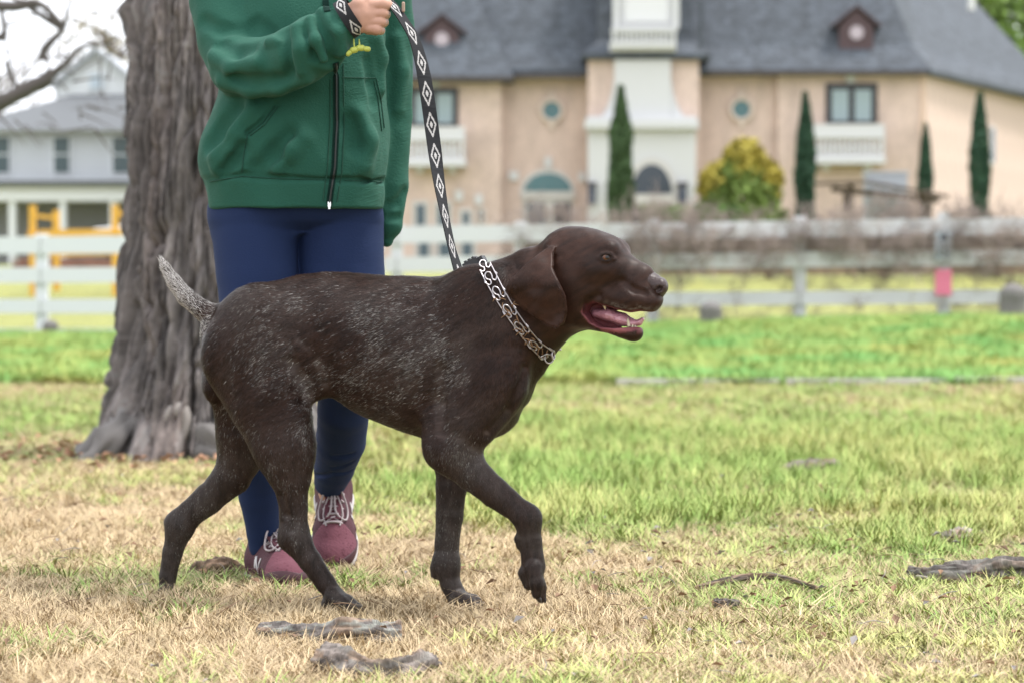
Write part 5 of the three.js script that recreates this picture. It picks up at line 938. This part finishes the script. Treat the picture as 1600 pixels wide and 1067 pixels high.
// ---------- white house ----------
{
  const d = 86, house = thing('white_house', 'white clapboard house with grey roof and porch behind the rail fence', 'house', V(0, 0, -d)), X = (px, z = 0) => xAt(px, d - z), Y = (py, z = 0) => yAt(py, d - z);
  const sidT = texOf(64, (u, v) => { const n = .95 + .04 * tileNoise(u, v, 12, 3); return [n, n, n]; }), sid = new THREE.MeshStandardMaterial({ color: lin(.60, .625, .655), map: sidT, roughness: .8 }), grey = M(.105, .112, .12, .85), wht = M(.68, .70, .72, .7), dk = MP(.05, .08, .085, .3);
  const slab = (name, l, r, t, b, z0, z1, mat, parent = house) => { const zm = Math.max(z0, z1), xa = X(l, zm), xb = X(r, zm), ya = b === null ? .9 : Y(b, zm), yb = Y(t, zm); return part(name, boxG(xb - xa, yb - ya, Math.abs(z1 - z0), (xa + xb) / 2, (ya + yb) / 2, (z0 + z1) / 2), mat, parent); };
  slab('wall', -70, 235, 198, 300, -9, 0, sid); const siding = [];
  for (let y = 204; y < 292; y += 8) slab('clapboard', -70, 235, y, y + 6.5, 0, .03, sid);
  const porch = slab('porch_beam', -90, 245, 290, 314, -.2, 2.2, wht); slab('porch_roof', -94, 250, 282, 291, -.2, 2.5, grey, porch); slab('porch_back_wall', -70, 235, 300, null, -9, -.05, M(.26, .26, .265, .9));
  for (const px of [-60, 18, 97, 176, 230]) slab('porch_column', px - 5, px + 5, 313, null, 1.7, 2.1, wht);
  slab('porch_railing', -70, 235, 372, 378, 1.8, 2.0, wht);
  for (const [l, r] of [[84, 108], [176, 202], [-10, 14]]) { const w = slab('window', l - 3, r + 3, 210, 273, -.02, .08, wht); slab('pane', l, r, 214, 240, .05, .11, dk, w); slab('pane', l, r, 243, 270, .05, .11, dk, w); }
  const poly = (name, pts, z, dep, mat) => { const g = new THREE.ExtrudeGeometry(new THREE.Shape(pts.map(([a, b]) => new THREE.Vector2(X(a, z), Y(b, z)))), { depth: dep, bevelEnabled: false }); g.translate(0, 0, z - dep); return part(name, g, mat, house); };
  const hip = (name, pts, mat) => { const P = []; for (const t of pts) for (const [px, py, z] of t) { P.push(X(px, z), Y(py, z), z); } const g = new THREE.BufferGeometry(); g.setAttribute('position', new THREE.Float32BufferAttribute(P, 3)); g.computeVertexNormals(); return part(name, g, mat, house); };
  hip('roof', [[[-90, 204, .7], [245, 204, .7], [245, 148, -4]], [[-90, 204, .7], [245, 148, -4], [112, 148, -4]], [[-90, 204, .7], [112, 148, -4], [-90, 204, -9]], [[245, 148, -4], [245, 204, -9], [112, 148, -4]], [[112, 148, -4], [245, 204, -9], [-90, 204, -9]]], grey);
  poly('gable', [[85, 152], [215, 152], [215, 132], [150, 82], [85, 132]], -4.2, 5, wht);
  for (const s of [-1, 1]) { const a = [150, 76], b = s < 0 ? [78, 134] : [222, 134]; const xa = X(a[0], -4), ya = Y(a[1], -4), xb = X(b[0], -4), yb = Y(b[1], -4), g = boxG(Math.hypot(xb - xa, yb - ya), .16, 5.6); g.rotateZ(Math.atan2(yb - ya, xb - xa)); g.translate((xa + xb) / 2, (ya + yb) / 2, -6.6); part('gable_roof', g, M(.42, .44, .47, .8), house); }
  { const w = slab('window', 137, 165, 112, 142, -4.25, -4.12, wht); slab('pane', 141, 161, 116, 139, -4.2, -4.09, M(.45, .52, .58, .3), w); }
}
// parked vehicle by the porch
function car(name, label, px, d, len, col, turn) {
  const x = xAt(px, d), y = G(x, -d), c = thing(name, label, 'car', V(x, y, -d), turn), body = MP(...col, .3, { clearcoat: 1, clearcoatRoughness: .1 }), s = new THREE.Shape(), L = len / 2;
  [[-L, .45], [-L, .95], [-L * .92, 1.05], [-L * .75, 1.55], [-L * .6, 1.64], [L * .12, 1.62], [L * .42, 1.12], [L * .92, 1.0], [L, .85], [L, .42]].forEach((p, i) => i ? s.lineTo(...p) : s.moveTo(...p)); s.closePath();
  part('car_body', new THREE.ExtrudeGeometry(s, { depth: 1.66, bevelEnabled: true, bevelSize: .06, bevelThickness: .06, bevelSegments: 3 }).translate(0, -.06, -.83), body, c);
  const gl = MP(.02, .03, .035, .08); for (const z of [.895, -.895]) for (const q of [[[-L * .70, 1.05], [-L * .62, 1.46], [-L * .3, 1.48], [-L * .3, 1.05]], [[-L * .25, 1.05], [-L * .25, 1.48], [L * .08, 1.46], [L * .32, 1.05]]]) part('car_window', new THREE.ExtrudeGeometry(new THREE.Shape(q.map(p => new THREE.Vector2(...p))), { depth: .02, bevelEnabled: false }).translate(0, 0, z - .01), gl, c);
  for (const wx of [-L * .62, L * .62]) for (const z of [.82, -.82]) { const w = part('wheel', new THREE.TorusGeometry(.25, .10, 12, 28).translate(wx, .34, z), M(.02, .02, .02, .9), c); part('rim', new THREE.CylinderGeometry(.2, .2, .16, 20).rotateX(Math.PI / 2).translate(wx, .34, z), M(.5, .5, .5, .3, { metalness: .9 }), w); }
  for (const z of [.6, -.6]) { part('headlight', boxG(.06, .14, .3, L + .05, .82, z), M(.75, .75, .78, .15), c); part('tail_light', boxG(.05, .2, .22, -L - .05, .95, z), M(.4, .02, .02, .3), c); }
}
car('parked_car', 'white car parked in front of the white house porch', 268, 66, 4.3, [.6, .62, .65], Math.PI);
// yellow frame behind the rail fence
{
  const d = 36, x = xAt(115, d), y0 = G(x, -d), f = thing('yellow_frame', 'yellow steel platform frame behind the clean white fence', 'frame', V(x, y0, -d)), ym = M(.62, .34, .04, .5), L = (px, py, z = 0) => at(px, py, d - z).sub(f.position), k = d / F;
  const beam = (name, a, b, w, dz = w) => { const A = L(...a), B = L(...b), g = boxG(A.distanceTo(B), w, dz); g.rotateZ(Math.atan2(B.y - A.y, B.x - A.x)); g.translate((A.x + B.x) / 2, (A.y + B.y) / 2, (A.z + B.z) / 2); part(name, g, ym, f); };
  for (const [px, top, z] of [[50, 321, .3], [87, 329, -.5], [179, 320, .3], [216, 328, -.5]]) { const a = L(px, top, z); part('upright', boxG(.09, a.y + .1, .09, a.x, a.y / 2 - .05, a.z), ym, f); }
  beam('deck_beam', [42, 367, .36], [225, 363, .36], .07); beam('deck_beam', [60, 362, -.5], [230, 360, -.5], .05); beam('guard_rail', [50, 337, .3], [87, 341, .3], .055); beam('guard_rail', [179, 334, .3], [225, 336, .3], .055); beam('cross_beam', [50, 400, .3], [179, 396, .3], .04); beam('cross_beam', [179, 430, .3], [216, 430, -.3], .05);
}
{ // low brick wall behind it, brick by brick in front
  const d = 46, x0 = xAt(20, d), x1 = xAt(260, d), f = thing('brick_wall', 'low red-brown brick wall behind the yellow frame', 'wall', V((x0 + x1) / 2, G((x0 + x1) / 2, -d), -d)), R = rngOf(4), cs = [M(.20, .095, .075, .9), M(.25, .12, .095, .9), M(.16, .08, .07, .9)];
  part('core', boxG(x1 - x0, .36, .16, 0, .18, 0), M(.3, .27, .25, .95), f); let n = 0;
  for (let r = 0; r < 4; r++) for (let x = x0 + (r % 2) * .12; x < x1 - .1; x += .24) part('brick', boxG(.228, .078, .06, x + .12 - (x0 + x1) / 2, .045 + r * .09, .075), cs[Math.floor(R() * 3)], f);
}
// ---------- planting near the house ----------
function leafCloud(seed, n, shape, size, flat = 1) {   // many small leaf faces spread through a volume; shape(R) -> [x, y, z]
  const R = rngOf(seed), P = [], C = [];
  for (let i = 0; i < n; i++) { const p = shape(R), a = V(R() - .5, R() - .5, R() - .5).normalize(), b = V(R() - .5, R() - .5, R() - .5).cross(a).normalize(), s = size * (.6 + R() * .8), k = .7 + R() * .6; for (const [u, v] of [[-1, 0], [1, 0], [0, 1.6], [-1, 0], [0, -1.6], [1, 0]]) { P.push(p[0] + a.x * u * s * .45 + b.x * v * s * .5, p[1] + a.y * u * s * .45 + b.y * v * s * .5, p[2] + a.z * u * s * .45 + b.z * v * s * .5); C.push(k, k, k); } }
  const g = new THREE.BufferGeometry(); g.setAttribute('position', new THREE.Float32BufferAttribute(P, 3)); g.setAttribute('color', new THREE.Float32BufferAttribute(C, 3)); g.computeVertexNormals(); return g;
}
const leafM = (r, g, b, t = .0) => MP(r, g, b, .8, { vertexColors: true, side: THREE.DoubleSide, specularIntensity: .4 });
{
  const gA = leafCloud(71, 5200, R => { const t = Math.pow(R(), .8), a = R() * 6.283, lump = 1 + .25 * noise(Math.cos(a) * 1.5, t * 7, Math.sin(a) * 1.5), r = .48 * Math.pow(Math.sin(Math.PI * Math.min(.97, .12 + t * .88)), .7) * lump * Math.sqrt(.35 + .65 * R()); return [Math.cos(a) * r, .12 + t * 3.9, Math.sin(a) * r]; }, .12), m = leafM(.062, .105, .045), mB = leafM(.038, .082, .050);
  for (const [px, top, bot, w, d, lab, alt] of [[970, 138, 345, .72, 66, 'dark green cypress in front of the stone entrance', 0], [1258, 148, 335, .62, 68, 'slim cypress beside the right balcony', 1], [1446, 196, 305, .48, 72, 'short thin cypress at the house corner', 1], [1531, 148, 335, .62, 68, 'tall cypress against the side wall of the house', 1]]) {
    const x = xAt(px, d), y0 = Math.min(yAt(bot, d), G(x, -d) + .3), h = yAt(top, d) - y0, t = thing('cypress', lab, 'tree', V(x, y0, -d), px); tag(t, null, null, 'cypresses by the mansion');
    const c = part('crown', gA, alt ? mB : m, t); c.scale.set(w, h / 4, w); part('trunk', limbG([V(0, -.6, 0), V(.02, .3, 0), V(0, h * .6, 0)], [.09, .08, .03], 8), M(.12, .085, .06, .95), t);
  }
  const bush = thing('garden_shrub', 'round shrub with yellow-orange and green leaves by the entrance', 'shrub', V(xAt(1155, 66), G(xAt(1155, 66), -66) - .1, -66)), ball = (cx, cy, r) => R => { const a = R() * 6.283, b = Math.acos(2 * R() - 1), q = r * Math.cbrt(.25 + .75 * R()) * (1 + .2 * noise(a * 1.3, b * 2.2)); return [cx + q * Math.sin(b) * Math.cos(a), cy + q * Math.cos(b), q * Math.sin(b) * Math.sin(a)]; };
  part('green_leaves', mergeGeometries([leafCloud(81, 2600, ball(0, 1.45, .95), .13), leafCloud(82, 900, ball(-.55, 1.1, .55), .13), leafCloud(83, 800, ball(.5, 1.0, .6), .13)]), leafM(.13, .185, .045), bush); part('yellow_leaves', mergeGeometries([leafCloud(84, 1500, ball(.1, 2.25, .62), .13), leafCloud(85, 700, ball(-.5, 1.85, .5), .13), leafCloud(86, 500, ball(.6, 1.9, .45), .13)]), leafM(.36, .30, .06), bush); part('stem', limbG([V(0, -.1, 0), V(.05, .6, 0), V(0, 1.4, 0)], [.06, .05, .02], 7), M(.12, .09, .06), bush);
  bush.scale.setScalar(1.17);
  const low = thing('low_hedge', 'low green hedge at the foot of the yellow shrub', 'hedge', V(xAt(1080, 64), G(xAt(1080, 64), -64), -64)); part('hedge_leaves', leafCloud(90, 2600, R => [(R() - .5) * 2.6, R() * 1.35 + .1, (R() - .5) * .8], .12), leafM(.08, .15, .035), low); part('stem', limbG([V(0, -.1, 0), V(.1, .5, 0), V(0, .9, 0)], [.04, .03, .02], 6), M(.12, .09, .06), low);
}
// timber pergola in front of the right wing
{
  const d = 58, x = xAt(1375, d), g0 = G(x, -d), p = thing('pergola', 'dark brown timber shelter with flat sloping roof before the right wing', 'pergola', V(x, g0, -d)), wd = M(.085, .062, .05, .85), L = (px, py, z = 0) => at(px, py, d - z).sub(p.position);
  for (const [px, top, z] of [[1322, 292, .6], [1440, 300, .6], [1330, 288, -1.0], [1452, 296, -1.0]]) { const a = L(px, top, z); part('post', boxG(.12, a.y + .1, .12, a.x, a.y / 2 - .05, a.z), wd, p); }
  for (let i = 0; i < 9; i++) { const z = -1.2 + i * .25, a = L(1274, 288, z), b = L(1358, 285, z), c = L(1482, 308, z); for (const [u, v] of [[a, b], [b, c]]) { const g = boxG(u.distanceTo(v), .07, .2); g.rotateZ(Math.atan2(v.y - u.y, v.x - u.x)); g.translate((u.x + v.x) / 2, (u.y + v.y) / 2, z); part('roof_board', g, wd, p); } }
  for (const z of [.6, -1.0]) { const a = L(1300, 294, z), b = L(1468, 312, z), g = boxG(a.distanceTo(b), .14, .1); g.rotateZ(Math.atan2(b.y - a.y, b.x - a.x)); g.translate((a.x + b.x) / 2, (a.y + b.y) / 2 - .02, z); part('beam', g, wd, p); }
  const bx = L(1388, 276, -1.6); const t = thing('garden_box', 'grey box standing behind the dark timber shelter', 'box', V(p.position.x + bx.x, G(p.position.x + bx.x, -60), -60)); part('box_body', boxG(1.0, yAt(272, 60) - t.position.y, .6, 0, (yAt(272, 60) - t.position.y) / 2, 0), M(.34, .36, .40, .7), t); part('box_lid', boxG(1.08, .05, .68, 0, yAt(272, 60) - t.position.y + .025, 0), M(.42, .44, .48, .7), t);
  const sh = [[1290, 338, 61, 'h'], [1500, 336, 63, 'h']];
}
// ---------- trees behind the houses ----------
function leafTree(name, label, px, d, h, spread, seed, col, leaves, group) {
  const x = xAt(px, d), t = thing(name, label, 'tree', V(x, G(x, -d) - .1, -d), seed); tag(t, null, null, group); const R = rngOf(seed), tm = M(.14, .115, .10, .95), tips = [];
  part('trunk', limbG([V(0, 0, 0), V(.1, h * .25, 0), V(0, h * .5, 0), V(.1, h * .8, 0)], [h * .028, h * .022, h * .016, h * .004], 10, .15, seed), tm, t);
  for (let i = 0; i < 26; i++) { const y = h * (.3 + R() * .5), a = R() * 6.283, l = spread * (.5 + R() * .5) * (1.1 - (y / h - .3) * .9), e = V(Math.cos(a) * l, y + l * (.3 + R() * .5), Math.sin(a) * l), m = V(Math.cos(a + .3) * l * .5, y + l * .2, Math.sin(a + .3) * l * .5); part('limb', limbG([V(0, y * .96, 0), m, e], [h * .009, h * .005, h * .0015], 6), tm, t); tips.push(m, e, e.clone().lerp(m, .5)); for (let q = 0; q < 3; q++) { const o = m.clone().lerp(e, .3 + q * .25), f = o.clone().add(V((R() - .5) * l * .7, R() * l * .5, (R() - .5) * l * .7)); part('twig', limbG([o, o.clone().lerp(f, .5).add(V(0, .08, 0)), f], [h * .003, h * .002, h * .0008], 5), tm, t); tips.push(f); } }
  if (leaves) part('crown', leafCloud(seed + 1, leaves, R2 => { const p = tips[Math.floor(R2() * tips.length)], s = spread * .26; return [p.x + (R2() + R2() - 1) * s, p.y + (R2() + R2() - 1) * s, p.z + (R2() + R2() - 1) * s]; }, .26), leafM(...col), t);
}
leafTree('leafy_tree', 'pale green spring tree rising behind the mansion roof', 1600, 112, 17, 5.6, 301, [.20, .30, .075], 9000, 'trees behind the houses');
leafTree('leafy_tree', 'fresh green tree at the far right behind the side roof', 1760, 104, 15, 5, 302, [.17, .28, .07], 7000, 'trees behind the houses');
leafTree('grey_tree', 'thin leafless tree behind the white gable', 178, 110, 13.5, 4, 303, [.3, .27, .2], 500, 'trees behind the houses');
leafTree('grey_tree', 'bare grey tree at the left end of the white house', 0, 116, 12, 4.5, 304, [.3, .27, .2], 0, 'trees behind the houses');

// ---------- fallen wood ----------
const barkLog = new THREE.MeshStandardMaterial({ vertexColors: true, roughness: .95, map: barkTex, bumpMap: barkTex, bumpScale: .003 });
function wood(name, label, cat, pts, radii, opt = {}) {   // pts: [px, py of the ground below]; a lying branch with bark relief and lichen
  const W3 = pts.map(([px, py]) => { const d = F * CAM_H / (py - HORIZON), p = at(px, HORIZON, d); p.y = G(p.x, p.z); return p; }), o = W3[Math.floor(W3.length / 2)].clone(), t = thing(name, label, cat, o), n = 110, s = 44, c = new THREE.CatmullRomCurve3(W3.map((p, i) => p.clone().sub(o).add(V(0, radii[i] * .42 + (opt.lift?.[i] ?? 0), 0)))), fr = c.computeFrenetFrames(n, false), P = [], U = [], C = [], I = [], sd = pts[0][0];
  for (let i = 0; i <= n; i++) { const q = i / n, p = c.getPoint(q), k = q * (radii.length - 1), a = Math.min(radii.length - 2, Math.floor(k)), R0 = lerp(radii[a], radii[a + 1], k - a); for (let j = 0; j < s; j++) { const th = j / s * 6.2832, co = Math.cos(th), si = Math.sin(th), nz = noise(co * 2 + sd, si * 2, q * 7) * .30 + noise(co * 6 + sd, si * 6, q * 8) * .20 + noise(co * 12 + sd, si * 12, q * 34) * .10, flat = opt.flat && si * fr.binormals[i].y + co * fr.normals[i].y < -.2 ? .7 : 1, r = R0 * (1 + nz) * flat * (i === 0 || i === n ? .86 : 1); P.push(p.x + (fr.normals[i].x * co + fr.binormals[i].x * si) * r, p.y + (fr.normals[i].y * co + fr.binormals[i].y * si) * r, p.z + (fr.normals[i].z * co + fr.binormals[i].z * si) * r); U.push(j / s * .4, q * 1.2); const li = smooth(.1, .35, noise(co * 3 + sd * 2, si * 3, q * 14)) * (opt.lichen ?? .4), b = .8 + .5 * noise(co * 4, si * 4 + sd, q * 22) + .3 * noise(co * 14, si * 14 + sd, q * 12), col = opt.col ?? [.20, .185, .175]; const tan = smooth(.05, .22, noise(co * 2.2 + sd * 3, si * 2.2, q * 5)) * (opt.tan ?? .6); C.push(lerp(lerp(col[0] * b, .34 * b, tan), .30, li), lerp(lerp(col[1] * b, .235 * b, tan), .33, li), lerp(lerp(col[2] * b, .15 * b, tan), .30, li)); } }
  for (let i = 0; i < n; i++) for (let j = 0; j < s; j++) { const a = i * s + j, b = i * s + (j + 1) % s; I.push(a, a + s, b, b, a + s, b + s); }
  const g = new THREE.BufferGeometry(); g.setAttribute('position', new THREE.Float32BufferAttribute(P, 3)); g.setAttribute('uv', new THREE.Float32BufferAttribute(U, 2)); g.setAttribute('color', new THREE.Float32BufferAttribute(C, 3)); g.setIndex(I); g.computeVertexNormals(); part('bark', g, barkLog, t);
  const R = rngOf(sd); for (const [i, e] of [[0, -1], [n, 1]]) { const p = c.getPoint(i / n), tg = fr.tangents[i], P2 = [], cen = p.clone().addScaledVector(tg, e * .004); for (let j = 0; j < s; j++) { const a = (i * s + j) * 3, b = (i * s + (j + 1) % s) * 3, v = [cen, V(P[a], P[a + 1], P[a + 2]), V(P[b], P[b + 1], P[b + 2])]; if (e > 0) v.reverse(); for (const q of v) P2.push(q.x + tg.x * e * .003 * (q === cen ? R() * 2 : 0), q.y, q.z); } const eg = new THREE.BufferGeometry(); eg.setAttribute('position', new THREE.Float32BufferAttribute(P2, 3)); eg.computeVertexNormals(); part('broken_end', eg, M(.34, .24, .15, .95), t); }
  for (const [px, py, ang, len, r] of opt.stubs ?? []) { const d = F * CAM_H / (py - HORIZON), a = at(px, HORIZON, d); a.y = G(a.x, a.z); a.sub(o); const e = a.clone().add(V(Math.cos(ang) * len, Math.sin(ang) * len + r, .01)); part('stub', limbG([a.clone().add(V(0, r, 0)), a.clone().lerp(e, .5).add(V(0, r, 0)), e], [r, r * .8, r * .4], 8, .2, px), M(.24, .21, .19, .95), t); }
  return t;
}
wood('fallen_branch', 'grey lichen-covered branch lying in the dry grass below the dog', 'branch', [[402, 1000], [460, 1003], [520, 1007], [580, 1006], [626, 1005]], [0.0135, 0.0175, 0.0230, 0.0243, 0.0189], { lift: [0.006, 0.006, 0.006, 0.006, 0.006], lichen: .75 });
wood('bark_log', 'short curved grey log with pale broken ends', 'log', [[497, 1052], [540, 1056], [590, 1062], [640, 1062], [670, 1056]], [0.0233, 0.0244, 0.0221, 0.0233, 0.0244], { lichen: .25, col: [.25, .225, .205], lift: [.012, .004, 0, .002, .006] });
wood('broken_wood', 'broken brown wood chunk beside the planted shoe', 'wood', [[300, 903], [322, 906], [345, 907], [384, 902]], [0.0162, 0.0270, 0.0297, 0.0095], { lichen: .1, col: [.22, .15, .10] });
wood('fallen_branch', 'dark knotted branch lying in the patchy lawn, far from the dog', 'branch', [[1424, 910], [1452, 913], [1490, 917], [1530, 912], [1575, 911], [1640, 913]], [0.0128, 0.0146, 0.0255, 0.0201, 0.0255, 0.0219], { lift: [0.016, 0.016, 0.016, 0.016, 0.016, 0.016], lichen: .35, col: [.15, .135, .125], tan: .25, stubs: [[1508, 912, .5, .06, .008], [1470, 915, 2.8, .05, .006]] });
wood('twig', 'long thin curved twig lying across the lawn', 'twig', [[1090, 938], [1130, 930], [1172, 920], [1215, 920], [1278, 936]], [0.0045, 0.0059, 0.0067, 0.0059, 0.0037], { lift: [0.02, 0.02, 0.02, 0.02, 0.02], lichen: 0, col: [.16, .125, .10] });
wood('wood_chip', 'short pale stick near the dark knotted branch', 'stick', [[1474, 858], [1490, 858], [1514, 852]], [0.0149, 0.0193, 0.0178], { lift: [0.014, 0.014, 0.014], lichen: .5, col: [.40, .36, .33] });
wood('twig', 'grey stick in the longer green grass', 'twig', [[1225, 752], [1262, 748], [1310, 744]], [0.0179, 0.0227, 0.0194], { lift: [0.03, 0.03, 0.03], lichen: .3, col: [.26, .22, .20] });
wood('twig', 'small dark stick in front of the curved twig', 'twig', [[1118, 962], [1135, 963], [1156, 962]], [0.0075, 0.0089, 0.0059], { lift: [0.018, 0.018, 0.018], lichen: .3, col: [.2, .18, .17] });
// leaf litter, crumbs of bark and little twigs
{
  const R = rngOf(404), dm = new THREE.Object3D(), leaves = [], sticks = [], P = [];
  for (const [a, b, c] of [[[0, 0], [.5, .5], [1, 0]], [[0, 0], [1, 0], [.5, -.5]]]) for (const q of [a, b, c]) P.push((q[0] - .5) * .05, .006 * Math.sin(q[0] * 3) + Math.abs(q[1]) * .012, q[1] * .03);
  const lg = new THREE.BufferGeometry(); lg.setAttribute('position', new THREE.Float32BufferAttribute(P, 3)); lg.computeVertexNormals();
  const sg = limbG([V(-.05, 0, 0), V(-.01, .006, .008), V(.05, .002, 0)], [.0012, .0018, .0008], 5);
  const place = (list, x, z, s, c) => { dm.position.set(x, G(x, z) + .014 + R() * .022, z); dm.rotation.set((R() - .5) * .9, R() * 6.28, (R() - .5) * .9); dm.scale.setScalar(s); dm.updateMatrix(); list.push([dm.matrix.clone(), c]); };
  for (let i = 0; i < 4200; i++) { const d = 3.4 + Math.pow(R(), .8) * 6.5, x = (R() - .5) * .55 * d, z = -d, right = smooth(-.05, .1, x / d); if (R() > .35 + .65 * right) continue; const k = .6 + R() * .7, g = R() < .25; place(R() < .45 ? leaves : sticks, x, z, .15 + R() * .4, g ? lin(.22 * k, .20 * k, .19 * k) : lin(.21 * k, .125 * k, .075 * k)); }
  for (let i = 0; i < 520; i++) { const a = R() * 6.28, r = .38 + R() * R() * .8, k = .6 + R() * .7; place(leaves, -1.07 + Math.cos(a) * r, -8.5 + Math.sin(a) * r * .9,   .35 + R() * .7, lin(.30 * k, .165 * k, .10 * k)); }
  instanced('fallen_leaves', lg, M(1, 1, 1, .9, { side: THREE.DoubleSide }), leaves, 'small dead brown leaves scattered in the lawn', 'leaf litter');
  instanced('twig_litter', sg, M(1, 1, 1, .9), sticks, 'tiny dry twigs scattered in the lawn', 'twig litter');
}

const renderer = new THREE.WebGLRenderer({ antialias: true });
renderer.setSize(1024, 682);
renderer.toneMapping = THREE.LinearToneMapping;
renderer.toneMappingExposure = EXPOSURE;
renderer.shadowMap.enabled = true;
renderer.render(scene, camera);
